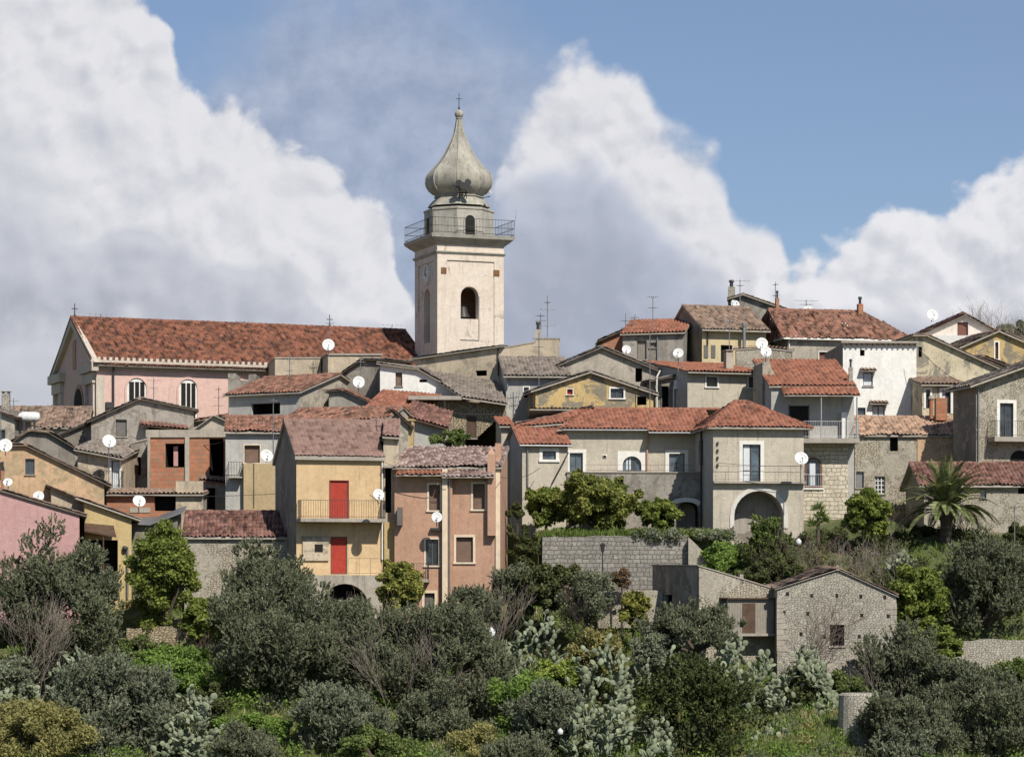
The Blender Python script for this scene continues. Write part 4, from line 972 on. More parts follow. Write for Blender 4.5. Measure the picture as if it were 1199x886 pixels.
mb = MB(); u = f.U(1090.5); mb.tube(f.P(u, 0, f.Z(1090, 490)), f.P(u, 0, f.Z(1090, 466)), .13, .13, 'brick', 8); mb.tube(f.P(u, 0, f.Z(1090, 467)), f.P(u, 0, f.Z(1090, 463)), .2, .16, 'slab', 8); mb.build('flue_pipe', hx.root)
h = house('house', 'pinkish white gabled house with brown shutter on the right skyline', 1078, 1165, 200, -8, 9, [(1078, 393), (1130, 369.5), (1165, 389)], ('gy', 1.0), 'pinkwhite', 't_dark', 'verge', wins=[SH(1121, 377, 1133.5, 393, 'brownsh2'), ], th=.14)
mb = MB(); fc = h.fc; mb.fbox(fc, fc.U(1078), fc.U(1165), -2.0, -.01, h.zb, fc.Z(1100, 396), 'white'); mb.build('terrace_wall', h.root)
h = house('house', 'ochre gabled house with patched stone wall at the right edge of the skyline', 1120, 1222, 188, 2, 10, [(1120, 410), (1169, 389), (1222, 412)], ('gy', .5), 'ochre', 't_old', 'slab', wins=[SH(1163.5, 399, 1170.5, 422, 'brownsh2', sw=.1)], th=.16)
h = house('house', 'low stone outbuilding below the ochre gable at right', 1118, 1210, 180, 3, 6, [(1118, 421), (1150, 418), (1210, 440)], ('gy', .5), 'stonew', 't_old', 'verge', th=.1)
# right stone house
h = house('house', 'stone house with tall white framed balcony door at the right edge', 1143, 1235, 163, 13, 3.6, [(1143, 451), (1235, 418)], ('gy', .0), 'stonew', 't_grey', 'slab', wins=[G(1167, 468, 1190, 513, sw=.2, mu=2, sb=False), ], th=.16, os=.3, oh=.6, smat='greydark')  # dark side colour stands in for shade on the left face
u0, u1, z0, z1, _ = slabpart(h, 1157, 512.5, 1236, 518, 1.0)
rail(h.root, h.fc, u0+.05, u1-.05, -.95, z1, .95, sides=.9)
drain(h, 1145, 455, 540, .05, 'zinc')
mb = MB(); f = h.fc; u0, u1 = f.U(1183), f.U(1204); z1_, z0_ = f.Z(1190, 527), f.Z(1190, 545)
mb.poly([f.P(u, -.02, z) for u, z in archpts(u0, u1, z0_, z1_, .9)], 'dark'); mb.build('arched_opening', h.root)
# long orange roof, stone and peach walls
h = house('house', 'long low house with pale orange roof, half rubble stone and half peach plaster', 1001, 1154, 167, 3, 6.5, 510, ('gx', 487.5), 'stonew', 't_pale', 'slab', wins=[DK(1042, 512, 1051.5, 528, D=.3), G(1024.5, 557.5, 1036.5, 578, mu=3, hb=[.25, .5, .75], fr='sashw'), SH(1002.5, 552, 1011.5, 571, 'zinc')], oh=.2, zb=650, tk=dict(jit=1.2))
mb = MB(); f = h.fc; mb.fbox(f, f.U(1074), h.w+.0, -.06, .0, f.Z(1100, 566), f.Z(1100, 510)-.02, 'peach'); mb.build('plaster_wall', h.root)
h = house('house', 'pale stone house with dark ribbed tile roof behind the palm', 1082, 1225, 160, 2, 6, 568, ('gx', 541.5), 'stonew', 't_dark', 'slab', wins=[DK(1192, 569, 1206, 578, D=.3), SH(1148, 572, 1155, 583, 'zinc')], oh=.3, os=.35, tk=dict(p=.23, L=.42, h=.09, jit=.8))
# house p
h = house('house', 'square grey house with two small windows above the red hipped roof', 805, 893, 169, 17, 7, [(805, 436), (893, None)], ('shed', 1.1), 'central', 't_new', 'slab', wins=[G(825.5, 439.5, 841.5, 454.5, sw=.09, pm='greysh', mu=1), G(875, 440, 891, 455.5, sw=.09, pm='greysh', mu=1)], oh=.55, smat='bluegrey')  # bluish side walls paint shade onto the left flank
chimney(h, 853, 410, 430, 9, 1.6, 'concrete')
# broken wall between
h2 = house('ruin', 'ragged bit of stone wall with stacked dishes between two red roofs', 893, 917, 166, 6, 3, [(893, 424), (900, 420), (904, 433), (910, 442), (917, 446)], None, 'stonew', fm='slab', cat='ruin', group=None)
h = house('wall_stub', 'strip of old stone wall with tiled top below the pale yellow house', 862, 928, 176, 0, .6, [(862, 410), (895, 408), (928, 412)], ('shed', .1), 'stonew', 't_pale', 'slab', cat='wall', group=None, oh=.05)
# house o : loggia house
h = house('house', 'house with ribbed red roof, open upper loggia and arched stone ground floor', 903, 1000, 163, 2, 8, [(903, 453), (1000, None)], ('shed', 421), 'bluegrey', 't_new', 'slab', wins=[], oh=.2, zb=650, tk=dict(p=.27, L=.6, h=.075, jit=.4))
mb = MB(); f = h.fc; rp = [f.P(f.U(914), -1.5, f.Z(950, 464.5)), f.P(f.U(1003), -1.5, f.Z(950, 464.5)), f.P(f.U(1003), .0, f.Z(950, 452)), f.P(f.U(914), .0, f.Z(950, 452))]
roof_plane(mb, rp, 't_new', 'slab', .08, p=.27, L=.5, h=.075); mb.build('porch_roof', h.roof)
u0, u1, z0, z1, _ = slabpart(h, 936, 514.5, 1002, 520, 1.45)
rail(h.root, f, u0+.05, u1-.05, -1.4, z1, 1.0, sides=1.3, mat='alu')
mb = MB(); a, b = f.U(925), f.U(946); mb.poly([f.P(a, -.02, z1), f.P(b, -.02, z1), f.P(b, -.02, f.Z(935, 475)), f.P(a, -.02, f.Z(935, 475))], 'dark'); mb.fbox(f, a-.08, a, -.05, 0, z1, f.Z(935, 474), 'sash'); mb.fbox(f, b, b+.08, -.05, 0, z1, f.Z(935, 474), 'sash'); mb.build('door', h.root)
mb = MB(); mb.fbox(f, f.U(984.5), f.U(991), -.4, -.02, z1, f.Z(988, 483), 'white'); mb.build('pillar', h.root)
mb = MB(); u = f.U(957.5); mb.tube(f.P(u, -1.4, z1), f.P(u, -1.4, f.Z(957, 467)), .035, .035, 'alu', 5); u = f.U(999); mb.tube(f.P(u, -1.4, z1), f.P(u, -1.4, f.Z(999, 467)), .05, .05, 'alu', 5); mb.build('post', h.root)
mb = MB()
for i in range(9): q = f.Z(940, 420)-i*.9
mb.fbox(f, f.U(936), f.U(992), -.35, -.01, h.zb, z0-.003, 'stoneb'); mb.build('stone_front', h.root)
f5 = f.shift(-.355); mb = MB(); pn = MB(); a, b = f5.U(942), f5.U(962.5); zz1, zz0 = f5.Z(950, 535), f5.Z(950, 571)
mb.poly([f5.P(q[0], -.012, q[1]) for q in archpts(a, b, zz0, zz1)], 'brownsh2'); mb.fbox(f5, a-.1, b+.1, -.1, 0, zz0-.1, zz0, 'trim'); wo = mb.build('window', h.root)
pn.poly([f5.P(q[0], -.02, q[1]) for q in archpts(a+.12, b-.12, zz0+.1, zz1-.12)], 'glass'); pn.fbox(f5, (a+b)/2-.22, (a+b)/2+.12, -.035, -.025, zz0+.15, zz1-.35, 'curtain'); pn.build('pane', wo)
rail(h.root, f5, a-.05, b+.05, -.12, zz0, .8, mat='alu')
chimney(h, 996, 430, 445, 4.5, 1.0, 'stone', style=1)
# ================================================================ CENTRAL GREY VILLA
def villa():
    Y0 = 158
    hl = house('house', 'left wing of the light grey villa with small white framed window', 611.5, 665, 156.5, 9, 6.0, 521, ('gx', 498), 'central', 't_red', 'slab', wins=[G(631.5, 524.5, 654.5, 541.5, sw=.18, mu=1, pm='glassb')], oh=.25, os=.2, zb=650, smat='bluegrey', ridge=False)  # bluish side colour paints the shaded left wall of the wing
    gutter(hl); drain(hl, 0, 0, 0, extra=[(617.5, 522), (617.5, 569), (626, 580), (626, 600)], mat='zinc')
    hb = house('house', 'narrow grey wall strip behind the villa with rainwater pipe', 587, 600, 161, 4, 5, 500, ('shed', .8), 'central', 't_red', 'slab', oh=.3, zb=660); drain(hb, 597.5, 502, 610, .05, 'zinc')
    hm = house('house', 'middle of the light grey villa with arched white framed terrace door', 658, 816, 158.5, 3, 8.5, [(658, 503.5), (757, 503.5), (757.3, 508), (816, 508)], None, 'central', 't_red', 'slab', zb=650,
              wins=[G(663, 526, 686.5, 555, sw=.2, mu=2, pm='glassb', sb=False), G(723, 528, 757, 557, sw=.3, arch=.95, sq=1, pm='glassb', curt=(.2, .45), mu=3), G(779, 526.5, 806, 557, sw=.22, mu=2, pm='glassb', sb=False)])
    f = hm.fc; mb = MB(); z = f.Z(700, 501)
    ov = .35
    zr = (HY-478)/F*(f.y+4.2)
    ul, um, ur = f.U(605), f.U(757.5), f.U(836)
    def zz(v, e): return e+(zr-e)*(v/4.2)
    e1 = f.Z(700, 503)+.14; e2 = f.Z(700, 503)+.14-(zr-e1)/4.2*.5
    sl = (zr-e1)/4.2
    roof_plane(mb, [f.P(f.U(652), -ov, e1-sl*ov), f.P(um, -ov, e1-sl*ov), f.P(um, 4.2, zr), f.P(f.U(693), 4.2, zr)], 't_red', 'slab')
    roof_plane(mb, [f.P(f.U(604), .9, e1+sl*.25), f.P(f.U(660), .9, e1+sl*.9), f.P(f.U(700), 4.2, zr-.02), f.P(f.U(690), 4.2, zr-.02)], 't_red', None or 'slab')
    roof_plane(mb, [f.P(um+.004, -ov-.55, e1-sl*(ov+.55)), f.P(ur, -ov-.55, e1-sl*(ov+.55)), f.P(ur, 4.2, zr), f.P(um+.004, 4.2, zr)], 't_red', 'slab')
    roof_plane(mb, [f.P(ur+2, 8.8, e1), f.P(ul+1, 8.8, e1), f.P(ul+1, 4.2, zr), f.P(ur+2, 4.2, zr)], 't_red', 'slab')
    ridge_cap(mb, f.P(f.U(685), 4.2, zr), f.P(ur+1, 4.2, zr), 't_red'); ridge_cap(mb, f.P(f.U(604), .9, e1+sl*.3), f.P(f.U(690), 4.2, zr), 't_red')
    hm.roof = mb.build('roof', hm.root)
    mb = MB(); a = f.P(f.U(658), -ov-.05, e1-sl*ov-.07); b = f.P(um, -ov-.05, e1-sl*ov-.07); mb.tube(a, b, .06, .06, 'zinc', 6)
    a = f.P(um, -ov-.6, e1-sl*(ov+.55)-.07); b = f.P(ur-.5, -ov-.6, e1-sl*(ov+.55)-.07); mb.tube(a, b, .06, .06, 'zinc', 6); mb.build('gutter', hm.roof)
    # section right of the downpipe stands half a metre forward
    drain(hm, 757.5, 503, 556, .06, 'brownpink', .12)
    mb = MB(); c = f.P(f.U(708), -.03, f.Z(708, 534)); mb.ball(c, .11, 'trim', 8, 5, 1.4, .5, 1); mb.ball(c+Vector((0, -.05, 0)), .07, 'dark', 8, 5, 1.4, .5, 1); mb.build('oval_vent', hm.root)  # small oval vent in the villa wall, not a lamp
    # terrace
    ft = facepx(664, 156.8, 3); mb = MB(); w = ft.U(816); zt, zp, zg = ft.Z(740, 553.5), ft.Z(740, 586), ft.Z(740, 650)
    zdeck = ft.Z(740, 553.5)-.25
    # wall with the vaulted door at its right end
    r = empty('terrace', ft.P(w/2, 0, zg), 'raised grey terrace with vaulted opening in front of the villa', 'terrace')
    wl = [dict(t='dk', b=(793, 587, 818, 626), arch=.75, D=1.6, d=.5, n='vaulted_opening')]
    wall(mb, ft, [(0, zg), (w+.25, zg), (w+.25, zt), (0, zt)], wl, 'grey2', .5); mb.fbox(ft, 0, w, .002, .3, zdeck, zt-.002, 'concrete'); mb.fbox(ft, .0, w, .3, 1.9, zdeck-.15, zdeck, 'slab')
    mb.poly([ft.P(0, 0, zg), ft.P(0, 1.9, zg), ft.P(0, 1.9, zt), ft.P(0, 0, zt)], 'concrete')
    mb.build('wall', r); place_openings(r, ft, wl, .5)
    mb = MB(); a, b = ft.U(785.5), ft.U(821); z2, z1 = ft.Z(800, 583), ft.Z(800, 587.5)
    op = archpts(a, b, z1-.6, z2+.02, .35); ip = archpts(a+.2, b-.2, z1-.6, z2-.22, .38)
    for k in range(2, len(op)-1):
        A, B, c, d = op[k], op[k+1], ip[k], ip[k+1]
        mb.hexa([ft.P(c[0], -.06, c[1]), ft.P(d[0], -.06, d[1]), ft.P(B[0], -.06, B[1]), ft.P(A[0], -.06, A[1]), ft.P(c[0], 0, c[1]), ft.P(d[0], 0, d[1]), ft.P(B[0], 0, B[1]), ft.P(A[0], 0, A[1])], 'trim')
    mb.build('white_lintel', r)
    mb = MB()
    for i in range(9): mb.fbox(ft, 0, 0, 0, 0, 0, 0, 'slab') if 0 else None
    mb.fbox(ft, -.05, w+.2, -.06, .34, zt, zt+.07, 'slab'); mb.build('coping', r)
    rail(r, ft, ft.U(686), w-.2, .15, zt+.07, .4, step=1.2, r=.008)
    mb = MB(); mb.path([ft.P(ft.U(665), -.3, ft.Z(665, 530)), ft.P(ft.U(645), -.4, ft.Z(645, 567))], .04, 'iron'); mb.build('stair_handrail', r)
    # right block
    hr = house('house', 'right block of the villa with wide ground floor arch, tall window and hipped red roof', 835, 941, 153.5, 7, 6.5, 498.5, ('hip', 469.5, (1.9, 2.6)), 'central', 't_red', 'slab', oh=.42, zb=662, smat='bluegrey',  # left face in shade, painted in by a bluish side colour
              wins=[G(865.5, 516, 894.5, 564, sw=.2, mu=2, hb=[.3], curt=(.08, .42), pm='glassb', sb=False), DK(859.5, 574.5, 917.5, 640, arch=1.0, D=.9, d=.45, dm='grey2')], lw=[DK(818, 515, 823, 545, D=.3)], tk=dict(jit=.6))
    f = hr.fc; mb = MB(); a, b = f.U(854.5), f.U(922.5); cz0, cz1 = f.Z(888, 618), f.Z(888, 569.5)
    op = archpts(a, b, cz0, cz1); ip = archpts(f.U(859.5), f.U(917.5), cz0, f.Z(888, 574.5))
    for k in range(1, len(op)):
        if k == len(op)-0: continue
        A, B, c, d = op[k], op[(k+1) % len(op)], ip[k], ip[(k+1) % len(op)]
        mb.hexa([f.P(c[0], -.06, c[1]), f.P(d[0], -.06, d[1]), f.P(B[0], -.06, B[1]), f.P(A[0], -.06, A[1]), f.P(c[0], .01, c[1]), f.P(d[0], .01, d[1]), f.P(B[0], .01, B[1]), f.P(A[0], .01, A[1])], 'archtrim')
    mb.build('arch_surround', hr.root)
    u0, u1, z0, z1, _ = slabpart(hr, 834.5, 563.5, 942, 566, .35, name='string_course')
    rail(hr.root, f, .1, hr.w-.1, -.3, z1, .85, step=.7, r=.008, sides=.28)
    mb = MB()
    for i in range(4): z = f.Z(840, 519+i*8.5); u = f.U(840); mb.fbox(f, u-.05, u+.05, -.12, 0, z-.08, z+.08, 'iron')
    mb.build('meter_boxes', hr.root)
    mb = MB(); lf = hr.lf; mb.tube(lf.P(3.5, -.1, h.zb), lf.P(3.5, -.1, f.Z(835, 500)), .06, .06, 'iron', 6); mb.build('drainpipe', hr.root)
    return hr
hv = villa()
# ================================================================ PINK BROWN HOUSE
def pinkhouse():
    h = house('house', 'tall brown pink house with cream pilasters, mottled roof and dish on its front', 462, 586, 148, -3, 7, 548.5, ('shed', 523.5), 'brownpink', 't_scal', 'slab', oh=.25, os=.1, zb=738, tk=dict(p=.24, L=.36, h=.06, jit=1.2),
              wins=[SH(500, 565, 517.5, 599.5, 'brownsh', sw=.11, sm='cream_trim'), SH(551.5, 564, 570, 598.5, 'brownsh', sw=.11, sm='cream_trim'), SH(531.5, 626, 556.5, 660.5, 'brownsh', sw=.12, sm='cream_trim'),
                    G(496.5, 629, 515.5, 664, sw=.1, sm='cream_trim', mu=2), SH(494, 691, 512, 722, 'greysh', sw=.14, sm='cream_trim'), DK(541.5, 688.5, 564.5, 712, arch=.7, sw=.1, sm='cream_trim', D=.5)])
    f = h.fc; mb = MB()
    mb.fbox(f, f.U(518.5), f.U(524.5), -.42, .0, h.zb, f.Z(520, 549)-.02, 'cream_trim'); mb.fbox(f, f.U(524.5)+.003, f.U(530), -.3, .0, h.zb, f.Z(520, 549)-.02, 'brownpink')
    mb.fbox(f, f.U(580.5), f.U(585.5), -.1, .0, h.zb, f.Z(583, 549), 'cream_trim'); mb.build('pilaster', h.root)
    # thin canopy roofs above the windows
    for x0, x1, y0, y1, m in ((465, 518, 556.5, 550.5, 't_new'), (518.6, 580, 558.5, 549.5, 't_scal')):
        mb = MB(); z0, z1 = f.Z(x0, y0), f.Z(x0, y1)
        roof_plane(mb, [f.P(f.U(x0), -.75, z0), f.P(f.U(x1), -.75, z0), f.P(f.U(x1), -.02, z1+.05), f.P(f.U(x0), -.02, z1+.05)], m, 'slab', .05, L=.4, jit=.6); mb.build('canopy', h.root)
    mb = MB(); mb.fbox(f, f.U(571.5), f.U(580.4), -.45, .0, f.Z(575, 627), f.Z(575, 532), 'brownpink')
    c = (f.U(571.5)+f.U(580.4))/2; zt = f.Z(575, 532)
    mb.raw([f.P(f.U(571.5), -.45, zt), f.P(f.U(580.4), -.45, zt), f.P(f.U(580.4), 0, zt), f.P(f.U(571.5), 0, zt), f.P(c, -.2, zt+.4)], [(0, 1, 4), (1, 2, 4), (2, 3, 4), (3, 0, 4)], 'brownpink'); mb.build('chimney_breast', h.root)
    drain(h, 527, 558, 720, .04, 'zinc', .36)
    mb = MB(); mb.fbox(f, f.U(504), f.U(517), -.25, 0, f.Z(510, 621), f.Z(510, 618), 'iron'); mb.build('dish_bracket', h.root)
    u0, u1, z0, z1, _ = slabpart(h, 484, 678, 503, 681.5, 1.0); rail(h.root, f, u0+.03, u1-.03, -.95, z1, .85, sides=.9, step=.11)
    mb = MB(); mb.fbox(f, f.U(466), f.U(471.5), -.5, .0, f.Z(469, 615), f.Z(469, 594), 'greysh'); mb.build('bay_box', h.root)
    chimney(h, 583.5, 519, 532, 7, 2.0, 'brownpink', 'slab', style=2)
    return h
hp = pinkhouse()
# ================================================================ YELLOW HOUSE
def yellowhouse():
    h = house('house', 'yellow house with two red shutter doors, balcony and mauve brown roof', 347, 448, 147.5, 15, 6.5, 535, ('gx', 491), 'yellow', 't_mauve', 'slab', oh=.25, os=.12, zb=740, smat='greydark', th=.22, tk=dict(p=.22, L=.33, h=.035, jit=.3), ridge=True,  # dark grey sides paint the shade on the left wall
              wins=[DR(385.5, 562, 408.5, 607.5, sw=.03, sm='reddoor', sb=False, d=.12), DR(387, 628, 406.5, 672, d=.12)])
    f = h.fc; mb = MB()
    u0, u1, z0, z1, _ = slabpart(h, 347.5, 607.5, 447, 611.5, 1.15); rail(h.root, f, u0+.04, u1-.04, -1.1, z1, .98, sides=1.05, step=.13)
    # lower floor: proud beige panel, concrete base with arch
    mb = MB(); mb.fbox(f, f.U(354), f.U(384.5), -.12, 0, f.Z(370, 656), f.Z(370, 628.5), 'beige'); mb.fbox(f, f.U(353), f.U(385), -.2, 0, f.Z(370, 628.5), f.Z(370, 627), 'slab')
    a, b = f.U(368), f.U(377.5); mb.build('plastered_panel', h.root)
    mb = MB(); mb.fbox(f, a, b, -.14, -.121, f.Z(372, 646), f.Z(372, 637), 'dark'); mb.build('window', h.root)
    mb = MB(); w = [dict(t='dk', b=(376, 683, 432, 745), arch=1.0, D=.35, d=.8, n='vault')]; fb = f.shift(-1.2)
    fa = Face(fb.x, fb.y, fb.a); ua = fa.U(352); ub = fa.U(448)
    zt = fa.Z(400, 673)
    wall(mb, fa, [(ua, h.zb), (ub, h.zb), (ub, zt), (ua, zt)], w, 'concrete', .8)
    mb.poly([fa.P(ua, 0, zt), fa.P(ub, 0, zt), fa.P(ub, 1.2, zt), fa.P(ua, 1.2, zt)], 'concrete'); mb.poly([fa.P(ua, 0, h.zb), fa.P(ua, 1.2, h.zb), fa.P(ua, 1.2, zt), fa.P(ua, 0, zt)], 'concrete')
    mb.build('base', h.root); place_openings(h.root, fa, w, .8)
    rail(h.root, fa, ua+2.6, ub-.05, .05, zt, .9, step=.5, r=.01)
    drain(h, 447, 533, 655, .05, 'pipe', .12)
    # recess block to the right
    h2 = house('house', 'narrow shaded strip of house between the yellow and the brown pink house', 449, 467, 148.8, 2, 5, [(449, 512), (467, 513)], ('shed', 1.2), 'beige', 't_mauve', 'slab', oh=.3, os=.05, zb=740, wins=[DK(451, 548, 458, 600, D=.3)])
    mb = MB(); f2 = h2.fc; mb.fbox(f2, f2.U(449), f2.U(466), -.5, -.01, f2.Z(455, 548), f2.Z(455, 545), 'slab'); mb.fbox(f2, f2.U(450), f2.U(467), -.2, -.012, h2.zb, f2.Z(455, 611), 'oldyellow'); mb.build('lower_wall', h2.root)
    # roof dormer wing
    h3 = house('house', 'small raised roof wing at the right end of the yellow house', 441, 461, 151, 6, 4, 515, ('shed', 490.5), 'beige', 't_mauve', 'slab', th=.16, oh=.3, wins=[DK(446, 518, 452, 530, D=.2)], zb=600, tk=dict(p=.22, L=.33, h=.035, jit=.3))
    return h
hy = yellowhouse()
# ================================================================ LEFT CLUSTER
h = house('house', 'grey house with small slatted window seen beside a tiled eave, brown shutter and tall mustard panel', 264, 332, 158, 4, 6, 506, ('gx', 487), 'bluegrey', 't_rust', 'slab', wins=[SH(285, 520, 305.5, 543, 'brownsh', sw=.06, sm='cream_trim')], oh=.3, os=.1, zb=640, tk=dict(jit=1.2))
h.root['label'] = 'grey house with brown shutter above a tall mustard panel left of the yellow house'
mb = MB(); f = h.fc; mb.fbox(f, f.U(285.5), f.U(322), -.5, -.0, f.Z(300, 600), f.Z(300, 543), 'mustard'); mb.build('mustard_panel', h.root)
mb = MB(); mb.fbox(f, f.U(268), f.U(284), -.7, 0, f.Z(275, 560), f.Z(275, 558.5), 'slab'); mb.build('balcony_slab', h.root); rail(h.root, f, f.U(268), f.U(284), -.68, f.Z(275, 558.5), .85, sides=.65, step=.15)
h = house('house', 'unfinished terracotta block house with concrete frame and gaping openings', 173, 263, 164, -2, 6, 512, ('flat', .45, .1), 'brick', fm='concrete', wins=[DK(193.5, 519, 216, 547, D=3), DK(245, 513.5, 262, 566, D=4)], zb=650)
mb = MB(); f = h.fc; mb.fbox(f, f.U(216.8), f.U(222), -.12, 0, f.Z(220, 590), f.Z(220, 511.7), 'concrete'); mb.fbox(f, f.U(173), f.U(176), -.1, 0, f.Z(175, 590), f.Z(175, 512), 'concrete'); mb.build('concrete_column', h.root)
mb = MB(); mb.fbox(f, f.U(202), f.U(207), .4, .5, f.Z(205, 545), f.Z(205, 522), 'pink'); mb.build('inner_panel', h.root)
h = house('house', 'tall grey gabled house with louvred shutters left of the block house', 107, 227, 168, 11, 8, [(107, 493), (163, 468), (227, 481)], ('gy', 0), 'grey2', 't_grey', 'verge', th=.1, wins=[SH(135.5, 491, 148.5, 511, 'greysh', sill=True), SH(142, 526, 156, 550, 'greysh')])
mb = MB(); f = h.fc; roof_plane(mb, [f.P(f.U(164), -.8, f.Z(164, 498)), f.P(f.U(220), -.8, f.Z(220, 504)), f.P(f.U(220), 0, f.Z(220, 499)), f.P(f.U(164), 0, f.Z(164, 492))], 't_dark', 'wood', .06); mb.build('lean_to_roof', h.root)
mb = MB(); mb.fbox(f, f.U(174), f.U(195), -.12, -.003, f.Z(185, 507), f.Z(185, 500), 'dark'); mb.build('painted_shadow_strip', h.root)  # solid dark strip painting the shadow under the lean-to roof
h = house('house', 'low stepped annex with dark edged roof left of the tall grey gable', 68, 108, 170, 8, 7, [(68, 511), (108, 494)], ('gy', 0), 'grey2', 't_grey', 'verge', th=.08)
h = house('house', 'rough old grey house with ragged tiles behind the peach house', 12, 92, 164, 10, 7, [(12, 520), (34, 505), (56, 507), (92, 528)], ('gy', 0), 'greydark', 't_old', 'verge', th=.1, tk=dict(jit=1.5))
h = house('house', 'low house with broad pale tiled roof before the church facade', -20, 100, 178, 4, 8, 500, ('gx', 476), 'cream', 't_old', 'slab', oh=.3, tk=dict(jit=1.5)); hpale = h
h = house('house', 'grey house with a small barred window at the far left edge', -12, 17, 170, 0, 6, [(-12, 478), (17, 489)], ('gy', .3), 'grey', 't_grey', 'wood', th=.1, wins=[G(-1, 503, 6, 516, mu=2)]); 
chimney(h, 7, 458, 478, 9, 3, 'stone', 'stone', style=0)
h = house('house', 'cream grey house with moulded cornice and a door onto a balcony', 91, 143, 162, -3, 6, [(91, 527), (143, 537)], ('shed', .9), 'beige', 't_grey', 'slab', wins=[G(128.5, 537, 142, 572, sw=.1, pm='curtain', mu=1, sb=False)], oh=.5, zb=640, th=.1)
mb = MB(); f = h.fc; mb.fbox(f, -.1, h.w+.1, -.3, -.0, f.Z(91, 531), f.Z(91, 527.5), 'slab'); mb.build('cornice', h.root)
u0, u1, z0, z1, _ = slabpart(h, 118, 571, 145, 574, .9); rail(h.root, f, u0, u1, -.85, z1, .95, sides=.8, step=.12)
h = house('house', 'peach plastered house with one small dark window at the left', -30, 122, 153, 12, 7, [(-30, 523), (30, 522.5), (122, 567)], ('gy', 0), 'peach', 't_old', 'verge', wins=[G(29.5, 537, 40.5, 555.5, mu=2, pm='glassb')], th=.12, os=.2, oh=.25, zb=700)
chimney(h, 3, 551, 566, 4, -2.5, 'brick', style=1, parent=h.root)
h = house('house', 'low brick house with thin tiled eave and dark window below the block house', 125, 236, 158, 0, 5, 580, ('shed', .45), 'brick', 't_old', 'slab', wins=[DK(181, 581, 206, 598, D=.6, n='window')], oh=.35, zb=650, smat='concrete')
mb = MB(); f = h.fc; mb.fbox(f, f.U(206), f.U(238), -.05, 0, f.Z(220, 630), f.Z(220, 563), 'beige'); mb.fbox(f, f.U(152), f.U(176), -.04, 0, f.Z(160, 600), f.Z(160, 594), 'concrete'); mb.build('plaster_patch', h.root)
h = house('shed', 'small shed with pale corrugated lean-to roof below the round dish', 151, 208, 153, 3, 3, [(151, 613), (176, 614), (208, 602)], ('gy', .4), 'greydark', None, 'zinc', cat='shed', group='sheds', th=.06, oh=.35, zb=700)
h = house('house', 'plaster and rubble house with old ribbed tile roof, partly behind an olive tree', 216, 338, 150, 3, 5, 629, ('gx', 598.5), 'stonew', 't_dark', 'slab', oh=.2, os=.15, zb=740, tk=dict(p=.22, L=.38, h=.09, jit=.8))
h = house('house', 'mustard yellow house with wooden porch roof and shaded right side at left', 99, 154, 150, 11, 6, [(99, 588), (154, 607)], ('gy', 0), 'oldyellow', 't_old', 'slab', os=.25, th=.13, zb=730, wins=[DK(101, 632, 138, 685, D=1.0, n='porch_opening')])
mb = MB(); f = h.fc; roof_plane(mb, [f.P(f.U(98), -1.1, f.Z(98, 621)), f.P(f.U(135), -1.1, f.Z(135, 628)), f.P(f.U(133), 0, f.Z(133, 615)), f.P(f.U(99), 0, f.Z(99, 612))], None, 'wood', .08); mb.build('porch_roof', h.root)
mb = MB(); mb.tube(f.P(f.U(120), -1.0, f.Z(120, 700)), f.P(f.U(120), -1.0, f.Z(120, 625)), .05, .05, 'wood', 5); mb.build('post', h.root)
mb = MB(); mb.path([f.P(f.U(149), -.12, f.Z(149, 640)), f.P(f.U(149), -.12, f.Z(149, 700))], .06, 'zinc'); mb.path([f.P(f.U(145), -.12, f.Z(145, 655)), f.P(f.U(153), -.12, f.Z(153, 655))], .05, 'zinc'); mb.ball(f.P(f.U(146), -.15, f.Z(146, 642)), .16, 'iron', 8, 5); mb.build('drainpipe', h.root)
h = house('house', 'grey beige wall of a house squeezed between the pink and mustard houses', 60, 101, 152, 11, 5, [(60, 572), (101, 590)], ('gy', 0), 'beige', 't_old', 'wood', th=.08)
h = house('house', 'pink plastered house with sloping tiled verge at the left edge', -40, 93, 146, 10, 7, [(-40, 562), (0, 575.5), (93, 603)], ('gy', 0), 'pink', 't_old', 'verge', os=.2, th=.14, zb=730, oh=.15)
# ================================================================ LOWER STONE HOUSE
h = house('stone_house', 'rubble stone farmhouse gable with barred window above the cactus', 910, 1049.5, 142, 0, 9, [(910, 689.5), (981, 667), (1049.5, 698)], ('gy', .2), 'stone', 't_old', 'slab', wins=[DK(972, 731, 988.5, 755.5, D=.3, n='window')], group='stone farm buildings', zb=812, th=.08, oh=.12, os=.06)
f = h.fc; mb = MB()
for i in range(4): u = f.U(972)+(i+.5)*(f.U(988.5)-f.U(972))/4; mb.tube(f.P(u, .1, f.Z(980, 755.5)), f.P(u, .1, f.Z(980, 731)), .02, .02, 'iron', 4)
for i in range(3): z = f.Z(980, 737+i*6); mb.fbox(f, f.U(972.5), f.U(988), .12, .16, z-.02, z+.02, 'iron')
mb.build('window_bars', h.root)
mb = MB()
for px, py in ((922, 695), (950.5, 697), (980, 697), (1008, 698), (1036, 699), (918, 717), (946, 718), (1009, 720), (1040, 721), (965, 745), (1006, 745), (938, 742)):
    u, z = f.U(px), f.Z(px, py); mb.fbox(f, u-.08, u+.08, -.006, .05, z-.1, z+.1, 'dark')
mb.build('putlog_holes', h.wall)
mb = MB()
